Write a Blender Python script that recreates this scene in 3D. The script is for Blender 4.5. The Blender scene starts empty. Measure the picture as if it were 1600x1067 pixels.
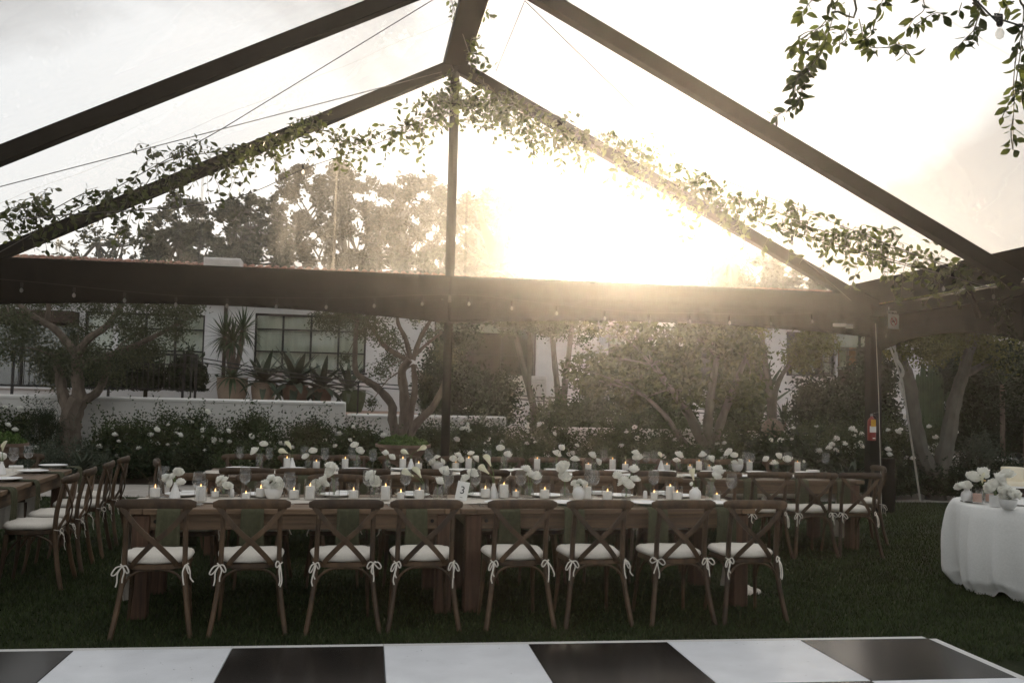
import bpy, bmesh, math, random
import numpy as np
from mathutils import Vector, Matrix
random.seed(7); RNG = np.random.default_rng(7)
D = bpy.data; SC = bpy.context.scene; COL = SC.collection
PI = math.pi; R = math.radians
# ------------------------------------------------------------------ camera
F_PX, PITCH, ROLL, CAM_H = 1504.0, 0.0569, 0.0234, 1.597
_c, _s = math.cos(PITCH), math.sin(PITCH)
FW = Vector((0, _c, _s)); UP0 = Vector((0, -_s, _c)); RT0 = Vector((1, 0, 0))
_cr, _sr = math.cos(ROLL), math.sin(ROLL)
RT = RT0*_cr + UP0*_sr; UPV = RT0*(-_sr) + UP0*_cr
CAMP = Vector((0, 0, CAM_H))
cd = D.cameras.new('camera'); cam = D.objects.new('camera', cd); COL.objects.link(cam)
cd.sensor_fit = 'HORIZONTAL'; cd.sensor_width = 36.0; cd.lens = F_PX/1600*36.0
cd.clip_start = 0.05; cd.clip_end = 2000
cam.matrix_world = Matrix(((RT.x, UPV.x, -FW.x, 0), (RT.y, UPV.y, -FW.y, 0), (RT.z, UPV.z, -FW.z, CAM_H), (0, 0, 0, 1)))
SC.camera = cam
# ------------------------------------------------------------------ light
SUN_EL, SUN_AZ = R(9.2), R(6.6)          # azimuth measured from +Y towards +X
SUN_DIR = Vector((math.sin(SUN_AZ)*math.cos(SUN_EL), math.cos(SUN_AZ)*math.cos(SUN_EL), math.sin(SUN_EL)))
SUN_STRENGTH = 4.2
SKY_STRENGTH = 0.15
HAZE_DENSITY, HAZE_G = 0.00075, 0.87
EXPOSURE = 2.25
CLOUD_AT = (24.86, 12.78, 7.74)
sl = D.lights.new('sun', 'SUN'); sl.energy = SUN_STRENGTH; sl.angle = R(0.5); sl.color = (1.0, 0.79, 0.55)
so = D.objects.new('sun', sl); COL.objects.link(so)
so.rotation_euler = SUN_DIR.to_track_quat('Z', 'Y').to_euler(); so.location = SUN_DIR*60
W = D.worlds.new('World'); SC.world = W; W.use_nodes = True
def world():
    nt = W.node_tree; nt.nodes.clear(); N = nt.nodes.new; L = nt.links.new
    out = N('ShaderNodeOutputWorld'); bg = N('ShaderNodeBackground'); bg.inputs[1].default_value = SKY_STRENGTH
    sky = N('ShaderNodeTexSky'); sky.sky_type = 'NISHITA'; sky.sun_disc = False
    sky.sun_elevation = SUN_EL; sky.sun_rotation = SUN_AZ; sky.air_density = 1.0; sky.dust_density = 2.5; sky.ozone_density = 1.0
    # thin veil cloud: takes the blue out of the sky and scatters the light about
    bw = N('ShaderNodeRGBToBW'); L(sky.outputs[0], bw.inputs[0])
    tint = N('ShaderNodeMix'); tint.data_type = 'RGBA'; tint.blend_type = 'MULTIPLY'; tint.inputs[0].default_value = 1
    pw = N('ShaderNodeMath'); pw.operation = 'POWER'; pw.inputs[1].default_value = 0.06; L(bw.outputs[0], pw.inputs[0])
    pm = N('ShaderNodeMath'); pm.operation = 'MULTIPLY'; pm.inputs[1].default_value = 1.25; L(pw.outputs[0], pm.inputs[0])
    L(pm.outputs[0], tint.inputs[6]); tint.inputs[7].default_value = (0.975, 1.0, 1.015, 1)
    mx = N('ShaderNodeMix'); mx.data_type = 'RGBA'; mx.inputs[0].default_value = 0.98
    L(sky.outputs[0], mx.inputs[6]); L(tint.outputs[2], mx.inputs[7])
    # lumpier cloud banks low in the sky
    tc = N('ShaderNodeTexCoord'); mp = N('ShaderNodeMapping'); mp.inputs['Scale'].default_value = (2.6, 2.6, 3.6)
    mp.inputs['Location'].default_value = CLOUD_AT
    L(tc.outputs['Generated'], mp.inputs[0])
    no = N('ShaderNodeTexNoise'); no.inputs['Scale'].default_value = 0.7; no.inputs['Detail'].default_value = 6; no.inputs['Roughness'].default_value = 0.5
    no.inputs['Distortion'].default_value = 0.4
    L(mp.outputs[0], no.inputs['Vector'])
    rp = N('ShaderNodeValToRGB'); rp.color_ramp.elements[0].position = 0.53; rp.color_ramp.elements[0].color = (1, 1, 1, 1)
    rp.color_ramp.elements[1].position = 0.63; rp.color_ramp.elements[1].color = (0.52, 0.51, 0.505, 1)
    L(no.outputs[0], rp.inputs[0])
    ml = N('ShaderNodeMix'); ml.data_type = 'RGBA'; ml.blend_type = 'MULTIPLY'; ml.inputs[0].default_value = 1
    L(mx.outputs[2], ml.inputs[6]); L(rp.outputs[0], ml.inputs[7])
    L(ml.outputs[2], bg.inputs[0]); L(bg.outputs[0], out.inputs[0])
world()
SC.render.engine = 'CYCLES'
SC.view_settings.view_transform = 'Standard'; SC.view_settings.look = 'None'
SC.view_settings.exposure = EXPOSURE; SC.view_settings.gamma = 1; SC.view_settings.use_curve_mapping = False
SC.cycles.max_bounces = 8; SC.cycles.transparent_max_bounces = 24; SC.cycles.volume_bounces = 0
SC.cycles.caustics_reflective = False; SC.cycles.caustics_refractive = False

# ------------------------------------------------------------------ pixel rays (1600 wide photograph -> points at a real distance)
def ray(px, py): return FW + RT*((px-800)/F_PX) + UPV*((533.5-py)/F_PX)
def at(px, py, Y):
    d = ray(px, py); return CAMP + d*(Y/d.y)
def onz(px, py, z):
    d = ray(px, py); return CAMP + d*((z-CAM_H)/d.z)
def online(px, P, e, z):
    """parameter s with P+e*s seen in column px at height z"""
    lo, hi = -15.0, 25.0
    def col(s):
        q = Vector((P.x+e.x*s, P.y+e.y*s, z))-CAMP
        return 800+F_PX*q.dot(RT)/max(q.dot(FW), .1)
    for _ in range(50):
        m = (lo+hi)/2
        if col(m) < px: lo = m
        else: hi = m
    return (lo+hi)/2
# ------------------------------------------------------------------ object helpers
KIDS = {}
def tag(o, label=None, cat=None, group=None, kind=None):
    if label: o['label'] = label
    if cat: o['category'] = cat
    if group: o['group'] = group
    if kind: o['kind'] = kind
    return o
def link(o, parent=None):
    COL.objects.link(o)
    if parent is not None:
        o.parent = parent; KIDS.setdefault(parent.name, []).append(o)
    return o
def thing(name, label, cat, loc=(0, 0, 0), rz=0.0, group=None):
    o = D.objects.new(name, None); o.empty_display_size = .1; link(o)
    o.location = loc; o.rotation_euler = (0, 0, rz)
    return tag(o, label, cat, group)
def part(name, mesh, parent=None, loc=None, rot=None, scale=None):
    o = D.objects.new(name, mesh); link(o, parent)
    if loc is not None: o.location = loc
    if rot is not None: o.rotation_euler = rot
    if scale is not None: o.scale = scale
    return o
def copy_tree(o, parent=None):
    c = o.copy(); link(c, parent)
    for k in KIDS.get(o.name, []): copy_tree(k, c)
    return c
def dup(root, loc, rz=0.0, label=None, group=None):
    c = copy_tree(root); c.location = loc; c.rotation_euler = (0, 0, rz)
    if label: c['label'] = label
    if group: c['group'] = group
    return c
ORD = ['', 'first', 'second', 'third', 'fourth', 'fifth', 'sixth', 'seventh', 'eighth', 'ninth', 'tenth', 'eleventh', 'twelfth', 'thirteenth',
       'fourteenth', 'fifteenth', 'sixteenth', 'seventeenth', 'eighteenth', 'nineteenth', 'twentieth', 'twenty-first', 'twenty-second', 'twenty-third', 'twenty-fourth', 'twenty-fifth']

class MB:
    def __init__(s): s.v = []; s.f = []
    def add(s, vs, fs):
        b = len(s.v); s.v += [tuple(v) for v in vs]; s.f += [tuple(i+b for i in f) for f in fs]; return s
    def box(s, c, size, ch=0.0, rot=None):
        hx, hy, hz = size[0]/2, size[1]/2, size[2]/2; h = (hx, hy, hz); ch = min(ch, .45*min(size))
        M = rot if rot is not None else Matrix.Identity(3); c = Vector(c)
        sg = [(x, y, z) for x in (-1, 1) for y in (-1, 1) for z in (-1, 1)]
        if ch <= 0:
            vs = [Vector((a*hx, b*hy, d*hz)) for a, b, d in sg]
            fs = [(0, 1, 3, 2), (4, 6, 7, 5), (0, 4, 5, 1), (2, 3, 7, 6), (0, 2, 6, 4), (1, 5, 7, 3)]
        else:
            vs = []; idx = {}
            for g in sg:
                for a in range(3):
                    idx[(g, a)] = len(vs)
                    vs.append(Vector([g[k]*(h[k] if k == a else h[k]-ch) for k in range(3)]))
            fs = []
            for a in range(3):
                b, d = (a+1) % 3, (a+2) % 3
                for sn in (-1, 1):
                    q = []
                    for (u, w) in ((-1, -1), (1, -1), (1, 1), (-1, 1)):
                        g = [0, 0, 0]; g[a] = sn; g[b] = u; g[d] = w; q.append(idx[(tuple(g), a)])
                    fs.append(tuple(q) if sn > 0 else tuple(q[::-1]))
            for a in range(3):
                b, d = (a+1) % 3, (a+2) % 3
                for u in (-1, 1):
                    for w in (-1, 1):
                        g0 = [0, 0, 0]; g0[b] = u; g0[d] = w; g1 = list(g0); g0[a] = -1; g1[a] = 1
                        q = [idx[(tuple(g0), b)], idx[(tuple(g1), b)], idx[(tuple(g1), d)], idx[(tuple(g0), d)]]
                        n = (vs[q[1]]-vs[q[0]]).cross(vs[q[2]]-vs[q[1]])
                        if n.dot(vs[q[0]]+vs[q[2]]) < 0: q = q[::-1]
                        fs.append(tuple(q))
            for g in sg:
                q = [idx[(g, 0)], idx[(g, 1)], idx[(g, 2)]]
                n = (vs[q[1]]-vs[q[0]]).cross(vs[q[2]]-vs[q[1]])
                if n.dot(Vector(g)) < 0: q = q[::-1]
                fs.append(tuple(q))
        return s.add([c+M@v for v in vs], fs)
    def beam(s, p0, p1, w, h, ref=(0, 0, 1), ch=0.0):
        p0, p1 = Vector(p0), Vector(p1); t = (p1-p0); l = t.length; t.normalize()
        a = t.cross(Vector(ref)); a.normalize(); b = a.cross(t)
        M = Matrix((t, a, b)).transposed()
        return s.box((p0+p1)/2, (l, w, h), ch, M)
    def sweep(s, pts, w, h, n=8, ref=(0, 0, 1), pw=1.0, closed=False):
        pts = [Vector(p) for p in pts]; m = len(pts); ref = Vector(ref)
        ws = w if hasattr(w, '__len__') else [w]*m; hs = h if hasattr(h, '__len__') else [h]*m
        vs = []; fs = []; pa = None
        for i, p in enumerate(pts):
            if closed: t = pts[(i+1) % m]-pts[i-1]
            else: t = pts[min(i+1, m-1)]-pts[max(i-1, 0)]
            t.normalize(); a = t.cross(ref)
            if a.length < 1e-3: a = pa.copy() if pa is not None else t.orthogonal()
            a.normalize(); pa = a; b = a.cross(t)
            for k in range(n):
                ph = 2*PI*(k+.5)/n; cx, sy = math.cos(ph), math.sin(ph)
                cx = math.copysign(abs(cx)**pw, cx); sy = math.copysign(abs(sy)**pw, sy)
                vs.append(p+a*(cx*ws[i]/2)+b*(sy*hs[i]/2))
        for i in range(m if closed else m-1):
            j = (i+1) % m
            for k in range(n):
                k2 = (k+1) % n
                fs.append((i*n+k, i*n+k2, j*n+k2, j*n+k))
        if not closed:
            fs.append(tuple(range(n))[::-1]); fs.append(tuple((m-1)*n+k for k in range(n)))
        return s.add(vs, fs)
    def tube(s, pts, r, n=6):
        pts = [Vector(p) for p in pts]; m = len(pts)
        rs = r if hasattr(r, '__len__') else [r]*m
        vs = []; fs = []; t0 = (pts[1]-pts[0]).normalized(); a = t0.orthogonal().normalized()
        for i, p in enumerate(pts):
            t = (pts[min(i+1, m-1)]-pts[max(i-1, 0)]).normalized()
            a = a-t*a.dot(t)
            if a.length < 1e-4: a = t.orthogonal()
            a.normalize(); b = t.cross(a)
            for k in range(n):
                ph = 2*PI*k/n; vs.append(p+a*(math.cos(ph)*rs[i])+b*(math.sin(ph)*rs[i]))
        for i in range(m-1):
            for k in range(n):
                k2 = (k+1) % n; fs.append((i*n+k, i*n+k2, (i+1)*n+k2, (i+1)*n+k))
        fs.append(tuple(range(n))[::-1]); fs.append(tuple((m-1)*n+k for k in range(n)))
        return s.add(vs, fs)
    def lathe(s, prof, n=16, c=(0, 0, 0)):
        vs = []; fs = []; m = len(prof); c = Vector(c)
        for r, z in prof:
            for k in range(n):
                ph = 2*PI*k/n; vs.append(c+Vector((r*math.cos(ph), r*math.sin(ph), z)))
        for i in range(m-1):
            for k in range(n):
                k2 = (k+1) % n; fs.append((i*n+k, i*n+k2, (i+1)*n+k2, (i+1)*n+k))
        if prof[0][0] > 1e-5: fs.append(tuple(range(n))[::-1])
        if prof[-1][0] > 1e-5 and prof[-1] != prof[0]: fs.append(tuple((m-1)*n+k for k in range(n)))
        return s.add(vs, fs)
    def sheet(s, nu, nv, fn, close=False):
        vs = [fn(i/nu, j/nv) for j in range(nv+1) for i in range(nu+1)]; w = nu+1
        fs = [(j*w+i, j*w+i+1, (j+1)*w+i+1, (j+1)*w+i) for j in range(nv) for i in range(nu)]
        return s.add(vs, fs)
    def mesh(s, name, mat, smooth=True, auto=40):
        me = D.meshes.new(name); me.from_pydata(s.v, [], s.f); me.materials.append(mat)
        if smooth:
            me.shade_smooth()
            if auto: me.set_sharp_from_angle(angle=R(auto))
        return me
def npmesh(name, V, nper, mat, smooth=False):
    """V (n, nper, 3): n separate polygons"""
    n = len(V); me = D.meshes.new(name)
    me.vertices.add(n*nper); me.vertices.foreach_set('co', np.ascontiguousarray(V, dtype=np.float32).ravel())
    me.loops.add(n*nper); me.loops.foreach_set('vertex_index', np.arange(n*nper, dtype=np.int32))
    me.polygons.add(n); me.polygons.foreach_set('loop_start', np.arange(0, n*nper, nper, dtype=np.int32))
    me.update(calc_edges=True); me.materials.append(mat)
    return me
def leaf_quads(C, L, Wd, up=0.0, N=None, droop=0.0):
    """diamond leaves at centres C"""
    n = len(C); d = RNG.normal(size=(n, 3)); d[:, 2] = d[:, 2]*.8+up-droop; d /= np.linalg.norm(d, axis=1)[:, None]
    q = RNG.normal(size=(n, 3)); a = np.cross(d, q); a /= np.linalg.norm(a, axis=1)[:, None]
    l = (L*RNG.uniform(.65, 1.25, n))[:, None]; w = (Wd*RNG.uniform(.7, 1.2, n))[:, None]
    V = np.empty((n, 4, 3)); V[:, 0] = C-d*l/2; V[:, 1] = C+a*w/2-d*l*.05; V[:, 2] = C+d*l/2; V[:, 3] = C-a*w/2-d*l*.05
    return V
def clump_points(clumps, per, flat=0.8, shell=.35):
    out = []
    for c, r in clumps:
        n = max(8, int(per*(r/.5)**2)); d = RNG.normal(size=(n, 3)); d /= np.linalg.norm(d, axis=1)[:, None]
        rr = r*(shell+(1-shell)*RNG.random(n))**.6*(1+.25*RNG.normal(size=n))
        p = d*rr[:, None]; p[:, 2] *= flat; out.append(p+np.array(c))
    return np.concatenate(out)
def catmull(pts, k=5):
    P = [Vector(p) for p in pts]
    if len(P) < 3: return P
    P = [P[0]*2-P[1]]+P+[P[-1]*2-P[-2]]; o = []
    for i in range(1, len(P)-2):
        for j in range(k):
            t = j/k; p0, p1, p2, p3 = P[i-1:i+3]
            o.append(.5*((2*p1)+(p2-p0)*t+(2*p0-5*p1+4*p2-p3)*t*t+(3*p1-p0-3*p2+p3)*t**3))
    o.append(P[-2]); return o

# ------------------------------------------------------------------ materials
def newmat(name):
    m = D.materials.new(name); m.use_nodes = True; nt = m.node_tree
    b = nt.nodes.get('Principled BSDF'); return m, nt, b
def pmat(name, col, rough=.7, var=.25, scale=20., stretch=(1, 1, 1), bump=0.0, bscale=None, spec=.3, objrand=0.0, island=0.0, metallic=0.0, dirt=None, coat=0.0, sheen=0.0, trans=0.0, col2=None):
    m, nt, b = newmat(name); N = nt.nodes.new; L = nt.links.new
    tc = N('ShaderNodeTexCoord'); mp = N('ShaderNodeMapping'); mp.inputs['Scale'].default_value = stretch; L(tc.outputs['Object'], mp.inputs[0])
    no = N('ShaderNodeTexNoise'); no.inputs['Scale'].default_value = scale; no.inputs['Detail'].default_value = 6; no.inputs['Roughness'].default_value = .6
    L(mp.outputs[0], no.inputs['Vector'])
    if objrand:      # every object of a kind gets its own piece of the pattern
        oi = N('ShaderNodeObjectInfo'); cb = N('ShaderNodeVectorMath'); cb.operation = 'SCALE'; cb.inputs[0].default_value = (7.3, 3.1, 5.7)
        L(oi.outputs['Random'], cb.inputs['Scale']); L(cb.outputs[0], mp.inputs['Location'])
    rp = N('ShaderNodeValToRGB'); rp.color_ramp.elements[0].position = .3; rp.color_ramp.elements[1].position = .7
    c2 = col2 if col2 else [min(1, c*(1+var)) for c in col]
    c1 = [c*(1-var) for c in col]
    rp.color_ramp.elements[0].color = (*c1, 1); rp.color_ramp.elements[1].color = (*c2, 1)
    L(no.outputs[0], rp.inputs[0]); outc = rp.outputs[0]
    def vary(src, amt):
        nonlocal outc
        mr = N('ShaderNodeMapRange'); mr.inputs['To Min'].default_value = 1-amt; mr.inputs['To Max'].default_value = 1+amt; L(src, mr.inputs[0])
        mm = N('ShaderNodeVectorMath'); mm.operation = 'SCALE'; L(outc, mm.inputs[0]); L(mr.outputs[0], mm.inputs['Scale']); outc = mm.outputs[0]
    if objrand: vary(oi.outputs['Random'], objrand)
    if island:
        g = N('ShaderNodeNewGeometry'); vary(g.outputs['Random Per Island'], island)
    if dirt:
        n2 = N('ShaderNodeTexNoise'); n2.inputs['Scale'].default_value = dirt[1]; n2.inputs['Detail'].default_value = 4; L(tc.outputs['Object'], n2.inputs['Vector'])
        vary(n2.outputs[0], dirt[0])
    L(outc, b.inputs['Base Color'])
    b.inputs['Roughness'].default_value = rough; b.inputs['Specular IOR Level'].default_value = spec; b.inputs['Metallic'].default_value = metallic
    b.inputs['Coat Weight'].default_value = coat; b.inputs['Sheen Weight'].default_value = sheen
    if bump:
        n3 = N('ShaderNodeTexNoise'); n3.inputs['Scale'].default_value = bscale or scale*2; n3.inputs['Detail'].default_value = 5; L(mp.outputs[0], n3.inputs['Vector'])
        bp = N('ShaderNodeBump'); bp.inputs['Strength'].default_value = bump; bp.inputs['Distance'].default_value = .01; L(n3.outputs[0], bp.inputs['Height']); L(bp.outputs[0], b.inputs['Normal'])
    if trans:
        tr = N('ShaderNodeBsdfTranslucent'); L(outc, tr.inputs[0]); mx = N('ShaderNodeMixShader'); mx.inputs[0].default_value = trans
        L(b.outputs[0], mx.inputs[1]); L(tr.outputs[0], mx.inputs[2]); L(mx.outputs[0], nt.nodes['Material Output'].inputs[0])
    return m
def glassmat(name, tint=(.97, .975, .96), refl=1.0, milky=0.0, ior=1.45, base=0.0):
    m, nt, b = newmat(name); nt.nodes.remove(b); N = nt.nodes.new; L = nt.links.new
    t = N('ShaderNodeBsdfTransparent'); t.inputs[0].default_value = (*tint, 1)
    g = N('ShaderNodeBsdfGlossy'); g.inputs['Roughness'].default_value = .04
    lw = N('ShaderNodeLayerWeight'); fr = N('ShaderNodeMath'); fr.operation = 'POWER'; fr.inputs[1].default_value = 3.8; L(lw.outputs['Facing'], fr.inputs[0])
    ma = N('ShaderNodeMath'); ma.operation = 'MULTIPLY_ADD'; ma.inputs[1].default_value = refl; ma.inputs[2].default_value = base; ma.use_clamp = True; L(fr.outputs[0], ma.inputs[0])
    mx = N('ShaderNodeMixShader'); L(ma.outputs[0], mx.inputs[0]); L(t.outputs[0], mx.inputs[1]); L(g.outputs[0], mx.inputs[2])
    last = mx
    if milky:
        tl = N('ShaderNodeBsdfTranslucent'); tl.inputs[0].default_value = (.9, .88, .85, 1)
        tc = N('ShaderNodeTexCoord'); no = N('ShaderNodeTexNoise'); no.inputs['Scale'].default_value = 1.4; no.inputs['Detail'].default_value = 5; L(tc.outputs['Object'], no.inputs['Vector'])
        mr = N('ShaderNodeMapRange'); mr.inputs['From Min'].default_value = .3; mr.inputs['From Max'].default_value = .7; mr.inputs['To Min'].default_value = milky*.55; mr.inputs['To Max'].default_value = milky*1.5; L(no.outputs[0], mr.inputs[0])
        mp = N('ShaderNodeMapping'); mp.inputs['Rotation'].default_value = (0, .75, .2); mp.inputs['Scale'].default_value = (7, 7, .7); L(tc.outputs['Object'], mp.inputs[0])
        n2 = N('ShaderNodeTexNoise'); n2.inputs['Scale'].default_value = 1.6; n2.inputs['Detail'].default_value = 4; L(mp.outputs[0], n2.inputs['Vector'])
        r2 = N('ShaderNodeMapRange'); r2.inputs['From Min'].default_value = .35; r2.inputs['From Max'].default_value = .68; r2.inputs['To Min'].default_value = .55; r2.inputs['To Max'].default_value = 1.7; L(n2.outputs[0], r2.inputs[0])
        mu = N('ShaderNodeMath'); mu.operation = 'MULTIPLY'; L(mr.outputs[0], mu.inputs[0]); L(r2.outputs[0], mu.inputs[1])
        m2 = N('ShaderNodeMixShader'); L(mu.outputs[0], m2.inputs[0]); L(last.outputs[0], m2.inputs[1]); L(tl.outputs[0], m2.inputs[2]); last = m2
    L(last.outputs[0], nt.nodes['Material Output'].inputs[0]); return m
def emat(name, col, st):
    m, nt, b = newmat(name); nt.nodes.remove(b); e = nt.nodes.new('ShaderNodeEmission'); e.inputs[0].default_value = (*col, 1); e.inputs[1].default_value = st
    nt.links.new(e.outputs[0], nt.nodes['Material Output'].inputs[0]); return m

M = dict(
    chair=pmat('chair_wood', (.066, .039, .020), .5, .55, 14, (1, 1, .35), .15, 60, .35, objrand=.32, dirt=(.35, 5)),
    table=pmat('table_wood', (.135, .086, .050), .55, .5, 9, (.25, 5, 5), .2, 30, .35, objrand=.22),
    cushion=pmat('cushion_linen', (.66, .615, .545), .9, .07, 90, bump=.25, bscale=500, spec=.1, dirt=(.12, 7), objrand=.08),
    linen=pmat('runner_linen', (.60, .55, .48), .9, .08, 60, bump=.3, bscale=300, spec=.1, dirt=(.1, 4)),
    napkin=pmat('napkin_green', (.070, .070, .042), .9, .18, 40, bump=.3, bscale=300, spec=.1, dirt=(.2, 8), objrand=.15),
    cloth=pmat('tablecloth_linen', (.72, .715, .69), .92, .05, 60, bump=.22, bscale=40, spec=.1, dirt=(.06, 3)),
    ceramic=pmat('white_ceramic', (.76, .75, .73), .35, .03, 10, spec=.5),
    paper=pmat('white_paper', (.76, .75, .72), .8, .03, 20, spec=.2),
    wax=pmat('candle_wax', (.88, .865, .83), .55, .03, 10, spec=.3, trans=.1),
    petal=pmat('ivory_petal', (.90, .89, .83), .75, .04, 20, spec=.15, trans=.18, island=.06),
    calla=pmat('calla_petal', (.78, .76, .58), .6, .08, 14, spec=.2, trans=.25),
    stem=pmat('flower_stem', (.10, .15, .045), .6, .2, 20),
    silver=pmat('cutlery_silver', (.62, .60, .57), .18, .03, 10, metallic=1.0),
    black=pmat('dark_wick', (.02, .018, .015), .8, .2),
    glass=glassmat('drinking_glass', (.98, .982, .98), 1.0, base=.055),
    votive=glassmat('candle_glass', (.985, .983, .978), .9, base=.05),
    water=glassmat('vase_water', (.95, .96, .94), .4),
    flame=emat('candle_flame', (1.0, .50, .16), 1.7),
    vinyl=glassmat('clear_vinyl', (.955, .95, .945), .4, milky=.026, base=.03),
    gable=glassmat('gable_vinyl', (.95, .945, .94), .4, milky=.032, base=.03),
    seam=glassmat('vinyl_seam', (.90, .89, .87), .2, milky=.03),
    frame=pmat('tent_frame', (.006, .0052, .0046), .7, .3, 6, bump=.08, spec=.06),
    fabric=pmat('black_fabric', (.006, .0055, .005), .85, .2, 12, bump=.25, bscale=25, spec=.05),
    cable=pmat('steel_cable', (.10, .09, .085), .45, .1, metallic=.6),
    wire=pmat('light_wire', (.02, .019, .018), .6, .1),
    bulb=glassmat('bulb_glass', (.9, .89, .86), 1.0, milky=.22),
    vine=pmat('vine_leaf', (.062, .078, .019), .5, .3, 15, spec=.25, trans=.42, objrand=.45),
    vine2=pmat('vine_leaf_mass', (.058, .072, .019), .5, .3, 15, spec=.25, trans=.42, island=.45),
    vstem=pmat('vine_stem', (.055, .048, .022), .7, .2),
    white=pmat('stucco_white', (.64, .635, .625), .9, .06, 3, bump=.25, bscale=60, spec=.15, dirt=(.10, 1.1)),
    lowwall=pmat('low_wall_stucco', (.60, .58, .545), .9, .07, 3, bump=.25, bscale=60, spec=.15, dirt=(.14, 1.4)),
    roof=pmat('terracotta', (.23, .10, .062), .85, .25, 8, bump=.2, objrand=.25),
    tile=pmat('roof_tile_mass', (.24, .105, .065), .85, .25, 8, island=.25),
    iron=pmat('black_iron', (.014, .013, .012), .5, .2, spec=.4),
    winframe=pmat('window_steel', (.020, .018, .016), .5, .2),
    pane=glassmat('window_glass', (.90, .93, .90), .8, base=.09),
    curtain=pmat('curtain', (.66, .65, .58), .9, .1, 4, (30, 1, 1), dirt=(.1, 2)),
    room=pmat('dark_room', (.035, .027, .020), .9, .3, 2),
    brown=pmat('brown_wood', (.045, .028, .019), .7, .3, 4, (1, 1, 6)),
    pot=pmat('clay_pot', (.38, .31, .245), .85, .14, 5, bump=.2, dirt=(.2, 3)),
    potred=pmat('terracotta_pot', (.20, .135, .10), .85, .2, 5, bump=.2, dirt=(.25, 4)),
    moss=pmat('moss_tufts', (.085, .135, .035), .85, .35, 30, island=.35, trans=.2),
    bark=pmat('olive_bark', (.14, .11, .085), .9, .4, 10, (1, 1, .4), .8, 18),
    bark2=pmat('smooth_bark', (.115, .105, .085), .85, .3, 7, (1, 1, .5), .4, 14, dirt=(.25, 2)),
    olive=pmat('olive_leaf', (.075, .085, .042), .6, .3, 20, spec=.3, trans=.3, island=.35),
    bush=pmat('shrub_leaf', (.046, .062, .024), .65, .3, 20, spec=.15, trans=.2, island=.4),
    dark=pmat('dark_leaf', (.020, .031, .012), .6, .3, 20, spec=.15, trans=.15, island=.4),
    lime=pmat('lime_leaf', (.095, .105, .022), .6, .3, 20, spec=.25, trans=.4, island=.35),
    grey=pmat('grey_leaf', (.075, .090, .062), .7, .25, 20, spec=.2, trans=.2, island=.3),
    euc=pmat('eucalyptus_leaf', (.070, .064, .040), .7, .3, 20, spec=.1, trans=.1, island=.35),
    glow=pmat('broad_leaf', (.060, .072, .024), .6, .3, 20, spec=.2, trans=.4, island=.4),
    far=pmat('far_leaf', (.068, .071, .042), .7, .3, 20, spec=.1, trans=.12, island=.35),
    agave=pmat('agave_leaf', (.055, .070, .044), .6, .2, 5, spec=.3, objrand=.2),
    yucca=pmat('yucca_leaf', (.045, .068, .028), .55, .25, 6, spec=.35, trans=.2, island=.3),
    cactus=pmat('cactus_skin', (.055, .080, .035), .7, .25, 8, bump=.2),
    grassblade=pmat('grass_blade', (.034, .048, .015), .65, .3, 3, spec=.25, trans=.3, island=.4, dirt=(.45, .55)),
    lawn=pmat('lawn_soil', (.020, .026, .010), .95, .35, 3, bump=.4, bscale=40, spec=.1, dirt=(.3, .7)),
    soil=pmat('bed_soil', (.030, .022, .015), .95, .4, 9, bump=.7, bscale=30, spec=.1),
    path=pmat('path_concrete', (.34, .31, .275), .9, .12, 5, bump=.3, bscale=90, spec=.15, dirt=(.2, .8)),
    paving=pmat('terrace_paving', (.30, .20, .15), .9, .15, 4, bump=.2, dirt=(.2, 1)),
    dfwhite=pmat('dance_white', (.74, .75, .775), .3, .05, 2.5, spec=.45, dirt=(.09, 5), bump=.02, bscale=300),
    dfblack=pmat('dance_black', (.013, .011, .010), .23, .2, 4, spec=.5, dirt=(.3, 3)),
    tleg_shaded=pmat('table_leg_wood_shaded', (.085, .046, .028), .6, .5, 9, (5, 5, .25), .2, 30, .3, objrand=.2),  # table wood with the shade under the top put into its colour
    trim=pmat('dance_trim', (.62, .61, .59), .4, .08, 8, (1, 30, 30), spec=.4),
    red=pmat('extinguisher_red', (.20, .012, .010), .5, .06, 5, spec=.5),
    yellow=pmat('tag_yellow', (.62, .34, .03), .6, .1, 5),
    strap=pmat('white_strap', (.42, .40, .36), .85, .1, 20, dirt=(.2, 5)),
    acwhite=pmat('painted_metal', (.58, .56, .53), .6, .08, 6, dirt=(.15, 3)),
    cake=pmat('ivory_icing', (.80, .72, .56), .6, .04, 14, bump=.1, spec=.25),
    darkbottle=glassmat('dark_bottle', (.10, .07, .035), 1.0),
    pink=pmat('blush_wax', (.72, .50, .42), .6, .05, 6, trans=.3),
    brass=pmat('brass', (.62, .45, .20), .3, .1, 6, metallic=1.0),
    signink=pmat('sign_ink', (.03, .025, .025), .7, .1), signred=pmat('sign_red', (.45, .03, .03), .7, .1),
    art=pmat('wall_art', (.30, .16, .09), .8, .6, 5, objrand=.3),
)

# ================================================================== SETTING
TT = 0.1544                                        # heading of the tent
TE = Vector((math.cos(TT), math.sin(TT), 0)); TN = Vector((math.sin(TT), -math.cos(TT), 0)); Z = Vector((0, 0, 1))
POLE = Vector((-.901, 13.525, 0)); TW, HE, HR, BAY = 6.074, 3.267, 6.308, 3.30
def T(a, b, z): return POLE+TE*a+TN*b+Z*z          # tent coordinates: across, towards the camera, up

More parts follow.
